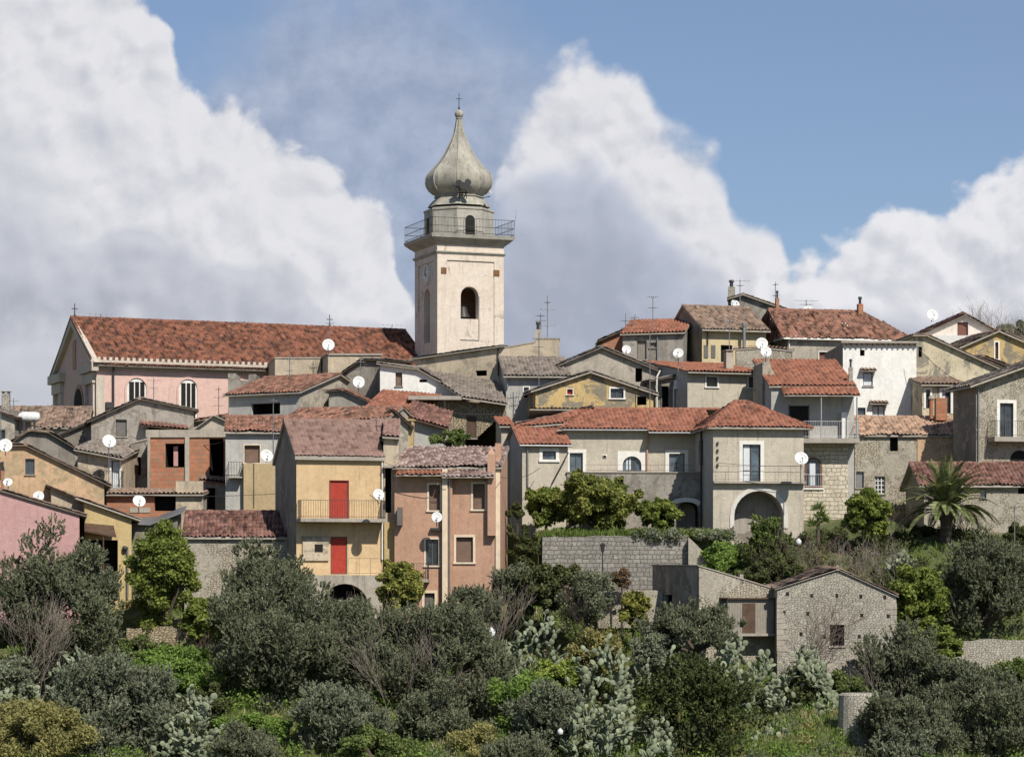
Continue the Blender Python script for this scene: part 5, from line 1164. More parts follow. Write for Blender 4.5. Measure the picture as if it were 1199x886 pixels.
for side in (0, 1):
    z = h.zb+2.2; k = 0; lim = f.Z(912 if side == 0 else 1048, 692 if side == 0 else 700)-.1
    while z < lim-.3:
        hh = random.uniform(.2, .34); l = random.choice((.32, .55))+random.uniform(-.05, .05); a = 0 if side == 0 else h.w-l
        mb.fbox(f, a-(.02 if side == 0 else 0), a+l+(.02 if side else 0), -.025, .3, z, z+hh-.02, 'concrete'); z += hh; k += 1
mb.fbox(f, f.U(970), f.U(990.5), -.03, .02, f.Z(980, 731)+.0, f.Z(980, 727.5), 'concrete'); mb.fbox(f, f.U(970), f.U(990.5), -.05, .02, f.Z(980, 758), f.Z(980, 755.5)-.0, 'concrete')
mb.build('quoins', h.wall)
mb = MB(); mb.ball(f.P(f.U(981), .3, f.Z(981, 664)), .12, 'stone', 6, 4); mb.build('ridge_stone', h.roof)
h = house('stone_house', 'plastered stone wing with weathered wooden balcony left of the farmhouse gable', 818.5, 911, 142.6, 19, 6.5, [(818.5, 663), (846, 671), (911, 691)], ('gy', .1), 'stonew', None, 'slab', wins=[DK(866.5, 672, 870.5, 683, D=.3)], group='stone farm buildings', zb=812, smat='grey2', th=.06, oh=.05, os=.04, lw=[DK(778, 696, 787, 706, D=.8)])  # greyer side walls paint the shaded left face
f = h.fc; mb = MB(); mb.fbox(f, f.U(844), f.U(905), -.9, -.75, f.Z(870, 741), f.Z(870, 701), 'woodsh'); mb.fbox(f, f.U(898), f.U(905), -1.0, -.9, f.Z(900, 741), f.Z(900, 703), 'wood'); mb.build('boarding', h.root)
mb = MB(); mb.fbox(f, f.U(842), f.U(906), -1.05, 0, f.Z(870, 744), f.Z(870, 741), 'slab'); mb.build('balcony_slab', h.root)
mb = MB(); mb.fbox(f, f.U(861), f.U(876), -.93, -.9, f.Z(870, 741), f.Z(870, 706), 'wood'); mb.build('door', h.root)
mb = MB(); mb.fbox(f, f.U(842), f.U(907), -1.1, 0, f.Z(870, 701), f.Z(870, 699.5), 'wood'); mb.build('balcony_roof', h.root)
# ================================================================ WALLS
def stonewall(name, label, x0, x1, Y, rot, d, prof, mat, zb, cap=None, group='dry stone walls'):
    fc = facepx(x0, Y, rot); w = fc.U(x1); z_ = (HY-zb)/F*Y; r = empty(name, fc.P(w/2, d/2, z_), label, 'wall', group)
    pts = [(fc.U(a), fc.Z(a, b)) for a, b in prof]; q = []
    for (a, b), (c, e) in zip(pts, pts[1:]):          # uneven top
        n = max(1, int((c-a)/.35)); q += [(a+(c-a)*i/n, b+(e-b)*i/n+random.uniform(-.05, .05)) for i in range(n)]
    q.append(pts[-1]); mb = MB()
    wall(mb, fc, [(0, z_), (w, z_)]+q[::-1], [], mat); mb.poly([fc.P(0, d, z_), fc.P(0, 0, z_), fc.P(0, 0, q[0][1]), fc.P(0, d, q[0][1])], mat)
    mb.poly([fc.P(w, 0, z_), fc.P(w, d, z_), fc.P(w, d, q[-1][1]), fc.P(w, 0, q[-1][1])], mat)
    for a, b in zip(q, q[1:]): mb.poly([fc.P(a[0], 0, a[1]), fc.P(b[0], 0, b[1]), fc.P(b[0], d, b[1]), fc.P(a[0], d, a[1])], mat)
    mb.poly([fc.P(u, d, z) for u, z in [(0, z_), (w, z_)]+q[::-1]], mat)
    mb.build('masonry', r); return r, fc
rw_, frw = stonewall('retaining_wall', 'broad grey stone retaining wall below the villa garden', 635, 806, 150.5, 5, 1.2, [(635, 628), (720, 627), (806, 626)], 'stoneg', 700)
stonewall('garden_wall', 'grey plastered wall descending right of the retaining wall', 806, 858, 150.6, -6, .5, [(806, 628), (822, 645), (858, 668)], 'stonew', 700)
stonewall('garden_wall', 'low dry stone wall at the right above the olive crowns', 1096, 1230, 142.6, 2, .6, [(1096, 756), (1150, 748), (1230, 750)], 'stone', 815)
stonewall('garden_wall', 'ruined rubble wall below the lemon tree at left', 148, 240, 145, 2, .6, [(148, 736), (190, 733), (240, 740)], 'stoner', 790)
stonewall('garden_wall', 'short pale wall with niche left of the farm wing', 700, 776, 147, 4, .8, [(700, 694), (740, 690), (776, 692)], 'stonew', 735)
stonewall('garden_wall', 'low stone footing at the bottom beside the round stone pier', 878, 985, 134.5, 3, .8, [(878, 868), (930, 858), (985, 866)], 'stoner', 905)
stonewall('garden_wall', 'pale rubble footing behind the cactus by the farmhouse', 968, 1040, 139.5, 2, .5, [(968, 776), (1000, 772), (1040, 780)], 'stonew', 815)
stonewall('garden_wall', 'crumbling stones between the hedge and the cactus at bottom left', 268, 345, 133.5, 0, .5, [(268, 868), (300, 862), (345, 870)], 'stoner', 900)
# round stone pier
p = W(1005, 868, 132); r = empty('stone_pier', (p.x, p.y, p.z), 'round rubble stone pier standing at bottom right', 'pier'); mb = MB()
n = 20; cx_, cy_ = p.x, p.y; zz1 = W(1004, 811, 132).z
rz = [(1.02, p.z-2), (1.0, p.z+.5), (.95, zz1-.1), (.85, zz1)]
for k in range(len(rz)-1):
    for i in range(n):
        a0, a1 = 2*math.pi*i/n, 2*math.pi*(i+1)/n; q = [(cx_+rz[k][0]*math.cos(a0), cy_+rz[k][0]*math.sin(a0), rz[k][1]), (cx_+rz[k][0]*math.cos(a1), cy_+rz[k][0]*math.sin(a1), rz[k][1]), (cx_+rz[k+1][0]*math.cos(a1), cy_+rz[k+1][0]*math.sin(a1), rz[k+1][1]), (cx_+rz[k+1][0]*math.cos(a0), cy_+rz[k+1][0]*math.sin(a0), rz[k+1][1])]
        mb.poly(q, 'stone', True, [(a0*1.0, q[0][2]), (a1*1.0, q[1][2]), (a1*1.0, q[2][2]), (a0*1.0, q[3][2])])
mb.poly([(cx_+.85*math.cos(2*math.pi*i/n), cy_+.85*math.sin(2*math.pi*i/n), zz1) for i in range(n)], 'stone'); mb.build('masonry', r)
# garden terrace fill above the retaining wall
mb = MB(); mb.hexa([frw.P(-.2, .4, 0), frw.P(14, .4, 0), frw.P(14, 9, 0), frw.P(-2, 9, 0), frw.P(-.2, .4, 3.35), frw.P(9.5, .4, 3.4), frw.P(9.5, 9, 3.4), frw.P(-2, 9, 3.5)], bpy.data.materials['hillside_soil']); struct(mb.build('garden_terrace'), 'earth fill of the garden terrace behind the retaining wall')
# ================================================================ DISHES, AERIALS, LAMPS
def dish(px, py, rpx, Y, label, mast=14, yaw=8, tilt=24, arm=True, side=0):
    c = W(px, py, Y); r = rpx/F*Y; n = Vector((math.sin(R(yaw)), -math.cos(R(yaw)), math.tan(R(tilt)))).normalized()
    a = Vector((0, 0, 1)).cross(n).normalized(); b = n.cross(a)
    L = mast/F*Y; root = empty('satellite_dish', c-Vector((0, 0, L)), label, 'satellite dish', 'satellite dishes on the houses')
    mb = MB(); N = 22; K = 5; vs = []
    for sgn, th in ((1, 0), (1, -.025)):
        for k in range(K+1):
            q = k/K
            for i in range(N): t_ = 2*math.pi*i/N; vs.append(c+a*r*q*math.cos(t_)+b*r*q*1.04*math.sin(t_)+n*(r*.28*(q*q-1)+th))
    fs = []; H_ = (K+1)*N
    for o in (0, H_):
        for k in range(K):
            for i in range(N): fs.append((o+k*N+i, o+k*N+(i+1) % N, o+(k+1)*N+(i+1) % N, o+(k+1)*N+i))
    for i in range(N): fs.append((K*N+i, K*N+(i+1) % N, H_+K*N+(i+1) % N, H_+K*N+i))
    mb.raw(vs, fs, 'dish', True); mb.build('reflector', root)
    mb = MB(); foc = c+n*r*.75-b*r*.25; mb.tube(c-b*r*.98, foc, .018, .015, 'zinc', 5); mb.tube(foc, foc-n*.12, .04, .05, 'alu', 8); mb.build('feed_arm', root)
    mb = MB(); bk = c-n*(r*.3+.06); mb.tube(bk+n*.05, bk-n*.05, .07, .07, 'zinc', 6); mb.tube(bk-n*.04+Vector((0, 0, .06)), Vector((bk.x+side, bk.y+.05, c.z-L)), .028, .028, 'zinc', 6); mb.build('mast', root)
    return root
for d in [
 (128, 516, 8, 160, 'white dish on a tall pole in front of the grey house with moulded cornice', 38),
 (6, 521, 8.3, 152, 'large white dish cut by the left edge above the peach wall', 12),
 (9, 564, 5.5, 150, 'small dish beside the brick flue on the pink roof at left', 8),
 (45, 580.5, 6.5, 150, 'half hidden dish rising behind the pink roof verge', 8),
 (163, 586, 7.5, 155.5, 'round dish above the pale corrugated shed', 14),
 (384.5, 403.5, 7.2, 179, 'dish standing out against the church roof on the flat topped block', 14),
 (420, 447, 7, 168, 'dish on the rough grey gable left of the whitewashed house', 12),
 (312.5, 533, 7.5, 154, 'dish beside the brown shutter above the mustard panel', 8),
 (443.5, 578.5, 6.6, 145.8, 'dish on the balcony end of the yellow house', 12),
 (511.5, 605, 6.2, 146.6, 'dish fixed to the front of the brown pink house', 12),
 (733.5, 409, 5.2, 178, 'small dish left of the faded red roof', 9),
 (794, 413, 6.2, 169, 'dish on a bent pole left of the square grey house', 22),
 (892, 402, 7.2, 173, 'upper dish of the two above the ragged stone wall', 14),
 (897, 411.5, 6.5, 165, 'lower greyish dish of the two above the ragged stone wall', 12),
 (938.5, 536, 8, 152.2, 'large dish at the right corner of the villa block', 30),
 (1092, 368.5, 7, 198, 'dish on the skyline beside the pinkish white gable', 8),
 (861, 355.5, 5.5, 196, 'dish half hidden behind the brown roof ridge near the stone chimney', 6),
 (946, 363, 6, 192, 'dish peeking over the rust roof ridge left of the brick flue', 6),
]: dish(*d[:5], mast=d[5], yaw=random.uniform(-8, 26), tilt=random.uniform(16, 34))
def aerial(px, py0, py1, Y, label, els=((.1, .35), (.25, .5)), lean=0, kind=0):
    p = W(px, py1, Y); t = W(px+lean, py0, Y); root = empty('tv_aerial', p, label, 'aerial', 'tv aerials on the roofs')
    mb = MB(); mb.tube(p-Vector((0, 0, .3)), t, .032, .025, 'zinc', 5); mb.build('mast', root)
    mb = MB(); Hh = (t-p).length
    for q, l in els:
        c = t.lerp(p, q); ax = Vector((math.cos(.4), math.sin(.4)*.5, 0)); mb.tube(c-ax*l*.5, c+ax*l*.5, .016, .016, 'zinc', 4)
        for k in range(5):
            e = c+ax*l*(-.5+k/4); hh = .16+.04*k
            if kind: mb.tube(e-Vector((0, 0, hh)), e+Vector((0, 0, hh)), .01, .01, 'zinc', 4)
            else: mb.tube(e-Vector((-.1, hh, 0)), e+Vector((-.1, hh, 0)), .012, .012, 'zinc', 4)
    mb.build('elements', root)
for a in [
 (386, 371, 396, 180, 'short aerial mast above the dish on the flat topped block', ((.3, .5),)),
 (641, 346, 400, 176.5, 'tall mast aerial beside the flue right of the bell tower', ((.15, .3), (.3, .9), (.65, .9))),
 (633, 367, 395, 176.8, 'short bent aerial at the flue right of the bell tower', ((.1, .5), (.3, .6))),
 (631, 390, 455, 168, 'thin mast rising in front of the beige block', ((.1, .7), (.25, .5))),
 (764.5, 347, 385, 181, 'mast aerial above the faded red roof', ((.02, .6), (.35, .5))),
 (738, 368, 388, 184, 'lattice aerial left of the faded red roof', ((.2, .5), (.6, .4)), 6),
 (732.5, 367, 388, 184, 'second lattice aerial left of the faded red roof, standing straight', ((.4, .5), (.8, .5))),
 (761, 390, 474, 165, 'long thin mast down the ochre gable', ((.1, .6),)),
 (866.5, 327, 348, 195, 'yagi aerial beside the stone chimney on the top roof', ((.08, 1.4), (.35, .4))),
 (908, 330, 362, 190, 'aerial mast with short bars near the flue left of the rust roof', ((.1, .2), (.5, .3))),
 (944, 351, 362, 193, 'wide flat aerial above the rust roof ridge', ((.1, 1.6), (.5, .8))),
 (854, 372, 410, 175, 'forked aerial in front of the pale yellow house', ((.1, .9), (.3, .6))),
 (180, 442, 473, 180, 'aerial before the pink church wall between its first windows', ((.1, .8), (.4, .5))),
 (256, 452, 490, 175, 'aerial with stacked bars in front of the pink church at its third window', ((.1, .3), (.35, .6), (.6, .6))),
 (320, 466, 526, 155, 'thin mast above the dish near the mustard panel', ((.05, .5),)),
 (339, 415, 462, 175, 'mast before the flat topped beige block', ((.1, .8), (.4, .4))),
 (422, 419, 442, 172, 'short aerial over the rough grey gable', ((.2, .5),)),
 (118, 367.5, 372, 194, 'small aerial on the church ridge near its gable', ((.1, 1.6),)),
 (286, 376, 380, 204, 'small aerial midway on the church ridge', ((.1, 1.3),)),
 (459, 380, 386, 208, 'small aerial on the church ridge near the tower', ((.1, 1.5),)),
 (16, 466, 498, 172, 'aerial beside the rubble chimney at left', ((.1, .6),)),
 (1, 478, 510, 168, 'aerial at the very left edge', ((.1, .6),)),
 (441, 490, 511, 152, 'aerial on the yellow house roof', ((.1, .5), (.4, .4))),
 (1188, 592, 640, 150, 'pole with curved lamp arm at the right edge', ((.04, .3),)),
]: aerial(*a[:5], els=a[5], lean=a[6] if len(a) > 6 else 0)
# steel water tank on a roof
fc = facepx(18, 171, 6); z0 = fc.Z(33, 494); z1 = fc.Z(33, 482); u0, u1 = fc.U(22), fc.U(47); r = empty('water_tank', fc.P((u0+u1)/2, 0, z0), 'white cylindrical water tank lying on a roof at left', 'water tank')
mb = MB(); rr = (z1-z0)/2; zc_ = (z0+z1)/2; N = 16
L_ = [(-.0, .5), (.12, .88), (.3, 1.0), (u1-u0-.3, 1.0), (u1-u0-.1, .86), (u1-u0, .5)]
vs = [fc.P(u0+uu, rr*k*math.cos(2*math.pi*i/N), zc_+rr*k*math.sin(2*math.pi*i/N)) for uu, k in L_ for i in range(N)]
fs = [(k*N+i, k*N+(i+1) % N, (k+1)*N+(i+1) % N, (k+1)*N+i) for k in range(len(L_)-1) for i in range(N)]+[tuple(range(N)), tuple(range(5*N, 6*N))]
mb.raw(vs, fs, 'dish', True); mb.build('vessel', r)
mb = MB(); mb.fbox(fc, u0+.3, u0+.4, -.3, .3, z0-1.2, z0+.15, 'iron'); mb.fbox(fc, u1-.4, u1-.3, -.3, .3, z0-1.2, z0+.15, 'iron'); mb.build('cradle', r)
# street lamp in front of the retaining wall
p = W(705.5, 700, 149.3); r = empty('street_lamp', (p.x, p.y, p.z-1), 'slim street lamp with lantern before the retaining wall', 'street lamp'); mb = MB(); zt = W(705, 646, 149.3).z
mb.tube((p.x, p.y, p.z-1), (p.x, p.y, zt), .05, .035, 'iron', 8); mb.build('post', r); mb = MB()
mb.rings((p.x, p.y), [(.05, zt), (.12, zt+.02), (.2, zt+.38), (.24, zt+.4), (.05, zt+.52)], 'iron', 4, math.pi/4); mb.build('lantern', r)
# white garden chair back / plastic drum spots
for px, py, Y, s, lb in ((575, 740, 137, .22, 'white plastic jug hanging in the olive branches'), (656, 856, 128.5, .14, 'white scrap lying in the weeds at bottom centre'), (935, 634, 147, .16, 'white bucket in the bare shrubs below the villa arch')):
    p = W(px, py, Y); mb = MB(); mb.rings((p.x, p.y), [(s*.5, p.z-s), (s*.9, p.z-s*.9), (s, p.z+s*.2), (s*.7, p.z+s*.7), (s*.35, p.z+s*.9), (s*.35, p.z+s*1.15)], 'dish', 12, smooth=True); o = mb.build('plastic_container', None, org=(p.x, p.y, p.z-s)); tag(o, lb, 'container')
# small wires
mb = MB(); pts = [W(128+i*(322-128)/16, 578+3*math.sin(math.pi*i/16), 153-i*.1) for i in range(17)]; mb.path(pts, .018, 'iron', 4); o = mb.build('cable', None, org=tuple(pts[0])); tag(o, 'thin cable slung from the dish pole to the ribbed roof', 'cable')
mb = MB(); pts = [W(640+i*(870-640)/16, 552-22*i/16+8*math.sin(math.pi*i/16), 154.5) for i in range(17)]
# ================================================================ VEGETATION
OL = leafm('olive_leaves', S(100, 105, 76), S(132, 136, 102), S(80, 85, 58), .32)
OL2 = leafm('olive_leaves_grey', S(108, 114, 88), S(142, 147, 116), S(88, 94, 68), .32)
CI = leafm('citrus_leaves', S(96, 112, 36), S(138, 148, 54), S(74, 92, 30), .35)
CI2 = leafm('citrus_leaves_yellowing', S(116, 124, 48), S(164, 158, 62), S(84, 98, 38), .35)
DK_ = leafm('dark_evergreen_leaves', S(68, 76, 38), S(94, 98, 52), S(54, 62, 32), .2)
BU = leafm('bush_leaves', S(84, 100, 44), S(120, 134, 62), S(66, 82, 38), .3)
GN = leafm('bright_green_leaves', S(100, 130, 44), S(132, 156, 60), S(84, 112, 40), .35)
YB = leafm('yellowish_bush_leaves', S(132, 128, 66), S(160, 152, 84), S(104, 106, 56), .3)
GR = leafm('grass_blades', S(80, 104, 36), S(116, 136, 50), S(128, 130, 66), .35)
GRD = leafm('dry_grass_blades', S(150, 140, 92), S(178, 166, 116), S(116, 116, 66), .3)
TW = plain('grey_twigs', S(138, 124, 110), .9, var=.3); TWB = plain('brown_twigs', S(110, 92, 80), .9, var=.3)
BARK = plain('bark', S(92, 80, 66), .95, var=.35)
FL = leafm('orange_fruit', S(214, 150, 40), S(230, 180, 60), None, .0)
def quads(C, D1, D2, mat, name, parent=None, org=(0, 0, 0)):
    """many small leaf faces: centres C, half-axes D1, D2; bent lozenge of two triangles"""
    n = len(C); V = np.empty((n, 4, 3), np.float32)
    V[:, 0] = C-D1; V[:, 1] = C+D2*.9-D1*.1; V[:, 2] = C+D1; V[:, 3] = C-D2*.9-D1*.1
    V -= np.array(org, np.float32)
    me = bpy.data.meshes.new(name); me.vertices.add(4*n); me.vertices.foreach_set('co', V.ravel())
    me.loops.add(4*n); me.loops.foreach_set('vertex_index', np.arange(4*n, dtype=np.int32))
    me.polygons.add(n); me.polygons.foreach_set('loop_start', np.arange(0, 4*n, 4, dtype=np.int32)); me.polygons.foreach_set('loop_total', np.full(n, 4, np.int32))
    me.materials.append(mat); me.update(calc_edges=True); me.validate()
    o = bpy.data.objects.new(name, me); link(o)
    if parent: o.parent = parent
    else: o.location = org
    return o
def rdir(n):
    v = RNG.normal(size=(n, 3)); return v/np.linalg.norm(v, axis=1, keepdims=True)
def lobes_for(c, rad, nl, flat=1.0, frac=(.26, .42)):
    """sub-lobes scattered through an uneven ellipsoid"""
    d = rdir(nl); d[:, 2] = np.where((d[:, 2] < -.3) & (RNG.random(nl) < .4), -d[:, 2], d[:, 2])
    q = RNG.uniform(.30, 1.0, nl)**.55
    P = d*q[:, None]*np.array(rad)*(1+RNG.normal(0, .13, (nl, 1))); r = RNG.uniform(*frac, nl)*min(rad[0], rad[2])
    return P+np.array(c), r
def foliage(lob, rr, n, size, elong, mat, name, parent, org, up=.0, shell=.55, droop=0.0, spray=0.0):
    if spray:      # feathery shoots: leaves strung along short upswept twigs
        m = 16; k = n//m; w = rr**2; idx = RNG.choice(len(rr), k, p=w/w.sum()); d = rdir(k)
        q = .35+.65*RNG.random(k)**.6
        O = lob[idx]+d*(rr[idx]*q)[:, None]*np.array([1, 1, .85]); A = d*.55+rdir(k)*.35+np.array([0, 0, .75]); A /= np.linalg.norm(A, axis=1, keepdims=True)
        T = RNG.random((k, m, 1))*spray*RNG.uniform(.5, 1.4, (k, 1, 1)); C = (O[:, None, :]+A[:, None, :]*T+RNG.normal(0, .022, (k, m, 3))).reshape(-1, 3); n = len(C)
        D1 = np.repeat(A, m, 0)*.9+rdir(n)*.75; D1 /= np.linalg.norm(D1, axis=1, keepdims=True); D2 = np.cross(D1, rdir(n)+np.array([.2, -.4, .5])); D2 /= np.linalg.norm(D2, axis=1, keepdims=True)+1e-9
        s = size*RNG.uniform(.6, 1.35, n)[:, None]
        return quads(C, D1*s*elong, D2*s, mat, name, parent, org)
    w = rr**2; idx = RNG.choice(len(rr), n, p=w/w.sum()); d = rdir(n)
    q = 1-(1-shell)*RNG.random(n)**1.6; q *= 1+RNG.normal(0, .17, n)
    C = lob[idx]+d*(rr[idx]*q)[:, None]*np.array([1, 1, .85])
    D1 = rdir(n)*.8+d*.55; D1[:, 2] += up; D1 /= np.linalg.norm(D1, axis=1, keepdims=True)
    rn = rdir(n)+d*.9+np.array([0, -.15, .45]); D2 = np.cross(D1, rn); D2 /= np.linalg.norm(D2, axis=1, keepdims=True)+1e-9
    s = size*RNG.uniform(.6, 1.35, n)[:, None]
    return quads(C, D1*s*elong, D2*s, mat, name, parent, org)
def bare_tree(mb, p, d, L, r, depth, mat, spread=.6, kids=3, mn=.006, curl=.15):
    q = p+d*L; mid = p.lerp(q, .5)+Vector([random.uniform(-curl, curl)*L for _ in range(3)])
    mb.tube(p, mid, r, r*.85, mat, 4, False); mb.tube(mid, q, r*.85, r*.68, mat, 4, False)
    if depth == 0: return
    for k in range(kids):
        v = Vector([random.gauss(0, 1) for _ in range(3)]); v = (v-d*v.dot(d)).normalized()
        nd = (d+v*spread*random.uniform(.5, 1.2)+Vector((0, 0, .12))).normalized()
        st = q if k < 2 else mid
        bare_tree(mb, st, nd, L*random.uniform(.62, .85), max(mn, r*.62), depth-1, mat, spread, kids, mn, curl)
def tree(name, label, cat, group, px, pyt, pyb, rpx, Y, mat, n, size, elong, nl=40, trunk=True, up=0.0, shell=.55, base=None, frac=(.26, .42), limbs=6, squash=1.0, bark=None, dep=1.0, twigs=0, spray=0):
    """crown between photo rows pyt and pyb, rpx wide each side"""
    c = W(px, (pyt+pyb)/2, Y); rx = rpx/F*Y; rz = (pyb-pyt)/2/F*Y
    g = ground(c.x, c.y) if base is None else base; g = min(g, c.z-rz*.4)
    org = (c.x, c.y, g-.1); root = empty(name, org, label, cat, group)
    lob, rr = lobes_for(c, (rx*.90, rx*.85*dep, rz*.90), nl, frac=frac)
    # soften the underside, ragged top
    foliage(lob, rr, n, size, elong, mat, 'crown' if trunk else 'foliage', root, org, up, shell, spray=spray)
    ORG_OF[root.name] = org
    mb = MB(); b = bark or BARK; fork = Vector((c.x+random.uniform(-.1, .1)*rx, c.y, max(g+.15, c.z-rz*.85)))
    tr = max(.05, min(.28, rx*.07))
    mb.tube((c.x, c.y, g-.5), fork, tr*1.35, tr, b, 8)
    order = np.argsort(-rr)[:limbs]
    for i in order:
        e = Vector(lob[i].tolist()); m = fork.lerp(e, .5)+Vector((random.uniform(-.15, .15)*rx, random.uniform(-.1, .1)*rx, rz*.1)); mb.tube(fork, m, tr*.6, tr*.4, b, 6); mb.tube(m, e, tr*.4, tr*.12, b, 5)
        for _ in range(twigs):
            dd = Vector(rdir(1)[0].tolist()); mb.tube(e, e+dd*float(rr[i])*1.2, .02, .008, b, 4, False)
    mb.build('trunk' if trunk else 'stems', root); return root
OG, CG, SG = 'olive trees on the slope', 'citrus trees', 'shrubs on the slope'
def olive(label, px, pyt, pyb, rpx, Y, n=26000, m=None, nl=70, **k):
    return tree('olive_tree', label, 'olive tree', OG, px, pyt, pyb, rpx, Y, m or OL, int(n*2.4), .034, 2.4, nl, spray=.34, twigs=2, limbs=10, frac=(.15, .32), **k)
def citrus(label, px, pyt, pyb, rpx, Y, n=9000, m=None, nl=38, **k):
    nl = int(nl*2.2); n = int(n*1.3)
    return tree('citrus_tree', label, 'citrus tree', CG, px, pyt, pyb, rpx, Y, m or CI, int(n*1.6), .068, 1.5, nl, shell=.45, frac=(.16, .30), **k)
def shrub(label, px, pyt, pyb, rpx, Y, m, n=6000, size=.05, elong=1.5, nl=26, cat='shrub', name='shrub', **k):
    return tree(name, label, cat, SG, px, pyt, pyb, rpx, Y, m, int(n*1.4), size*1.15, elong, nl, trunk=False, shell=.4, frac=(.2, .38), **k)
# --- olives
olive('big dark olive tree in front of the pink house', 72, 626, 812, 78, 139.5, 46000, nl=110)
olive('round olive behind the front centre-left olive, below the yellow house', 310, 642, 735, 54, 143, 15000)
olive('large rounded olive below the yellow house, left of centre', 322, 666, 842, 82, 138, 44000, nl=110)
olive('wide olive below the brown pink house, left half of the dense pair', 450, 708, 850, 66, 137.5, 26000)
olive('tall olive below the brown pink house, right half of the dense pair', 535, 700, 880, 74, 136, 34000)
olive('grey green olive bush at bottom left, front of the grass', 132, 768, 905, 82, 130.5, 30000, OL2)
olive('low grey olive bush at bottom left of centre', 398, 798, 905, 60, 130, 20000, OL2)
olive('low olive at bottom centre right of the yellow weeds', 640, 796, 905, 46, 131, 18000, OL2)
olive('small flat topped olive before the farm wing balcony', 812, 708, 768, 62, 139.5, 15000)
olive('large dark olive at the right below the palm', 1157, 632, 752, 66, 147.5, 30000, nl=100)
olive('slender olive shrub at the right corner of the farmhouse', 1052, 733, 835, 48, 138, 16000)
olive('broad olive at bottom right, left part', 1070, 815, 915, 72, 129.5, 24000)
olive('broad olive at bottom right corner', 1165, 790, 910, 70, 131, 26000)
olive('thin olive shoots at the foot of the brown pink house', 552, 690, 740, 34, 141, 4500, nl=34)
olive('dark olive filling the gap left of centre at the bottom edge', 285, 855, 930, 44, 127.5, 12000)
olive('dark olive between the yellow weeds and the evergreen at the bottom edge', 600, 862, 930, 40, 126.5, 12000)
olive('olive behind the low grey bush, left of the dense pair', 405, 735, 812, 46, 137, 14000)
olive('olive at the right below the low stone wall', 1120, 772, 850, 56, 136.5, 18000)
olive('low olive crowns between the farmhouse corner and the bottom right', 1062, 848, 930, 44, 128, 14000, OL2)
olive('dark olive thicket behind the palm side olive, right edge', 1199, 640, 745, 40, 149, 14000)
olive('dark olive sprouting under the retaining wall left end', 600, 660, 735, 26, 146, 7000)
olive('low olive in front of the dense pair, bottom centre', 505, 800, 905, 44, 131.5, 14000)
# --- citrus
citrus('bright tall lemon tree left of the plaster house', 192, 610, 748, 43, 146, 13000, nl=44)
citrus('low lime green side of the lemon thicket left of the plaster house', 236, 695, 750, 24, 145, 4500)
citrus('yellowing citrus between the yellow and the brown pink house', 468, 655, 722, 27, 144, 7000, CI2)
citrus('large round orange tree in the villa garden', 699, 556, 624, 54, 153.2, 22000, leafm('orange_tree_leaves', S(108, 118, 44), S(150, 150, 62), S(80, 94, 36), .35), nl=80)
citrus('small open orange tree at the left of the villa garden', 640, 566, 620, 27, 153.8, 7000, CI)
citrus('small orange tree at the right of the villa garden', 775, 583, 624, 25, 153.5, 7000, CI)
citrus('dark leafed citrus below the retaining wall', 640, 657, 722, 50, 145.5, 12000, DK_)
citrus('bushy green citrus beside the loggia house', 1016, 573, 632, 28, 151, 7500, CI)
citrus('tall lemon tree right of the farmhouse gable', 1075, 655, 765, 36, 145.5, 12000, CI)
citrus('lower lemon bush between the farmhouse and the low wall', 1108, 735, 805, 22, 141.5, 4500, CI)
citrus('small citrus by the niche wall below the retaining wall', 742, 690, 734, 19, 143.5, 4000, CI2)
# --- other shrubs
shrub('dense dark green round evergreen at bottom right of centre', 817, 764, 905, 68, 131, leafm('evergreen_leaves', S(66, 76, 38), S(96, 104, 54), S(54, 62, 30), .25), 32000, .042, 1.6, nl=70, spray=.16)
shrub('climbing shrub growing in front of the villa arch', 899, 598, 690, 27, 149, BU, 12000, .05, nl=60, dep=.6, spray=.2)
shrub('narrow dark creeper at the left end of the villa', 604, 572, 655, 13, 152, DK_, 5000, .05, nl=20)
shrub('dark twiggy creeper beside the retaining wall end', 618, 622, 680, 18, 150.4, DK_, 5000, .045, nl=22)
shrub('green bush on the terrace below the rubble stone house', 527, 503, 528, 26, 160, BU, 3500, .06, base=W(527, 527, 160).z)
shrub('yellow green bush in the bottom left corner', 38, 818, 915, 78, 127, YB, 24000, .036, 1.8, nl=70)
shrub('bright green low bush at bottom centre left', 440, 850, 915, 62, 127.5, BU, 14000, .04, 1.6, nl=50)
shrub('yellow green weeds bush at bottom centre', 560, 842, 905, 46, 128.5, YB, 8000, .036, 2.2, nl=40)
shrub('clipped green hedge beside the stones at bottom left', 296, 834, 876, 50, 131.5, GN, 16000, .04, nl=90, dep=.6)
shrub('grassy green mound left of the big central olive', 205, 758, 822, 60, 137.5, GN, 22000, .04, 2.0, nl=90)
shrub('green bush below the lemon tree at left', 168, 742, 800, 34, 141, BU, 8000, .05, nl=30)
shrub('yellow flowering weeds right of the grey cactus', 700, 735, 800, 34, 139, YB, 8000, .035, 2.4, nl=34)
shrub('grey brown shrub behind the grey cactus', 690, 665, 735, 36, 143.5, OL, 7000, .035, 2, nl=36)
shrub('small reddish bush against the retaining wall', 728, 664, 690, 12, 146, leafm('reddish_leaves', S(110, 88, 62), S(130, 104, 74)), 2500, .04)
shrub('low green scrub right of the retaining wall', 846, 634, 676, 28, 150, GN, 8000, .045, nl=36)
shrub('leafy scrub on the slope above the farm wing', 905, 655, 700, 42, 148, DK_, 9000, .045, nl=40)
shrub('green scrub above the farm wing roof', 872, 664, 692, 30, 149, BU, 5000, .045)
shrub('green weeds beside the round stone pier', 985, 785, 832, 34, 137, BU, 8000, .04, 2.2, nl=30)
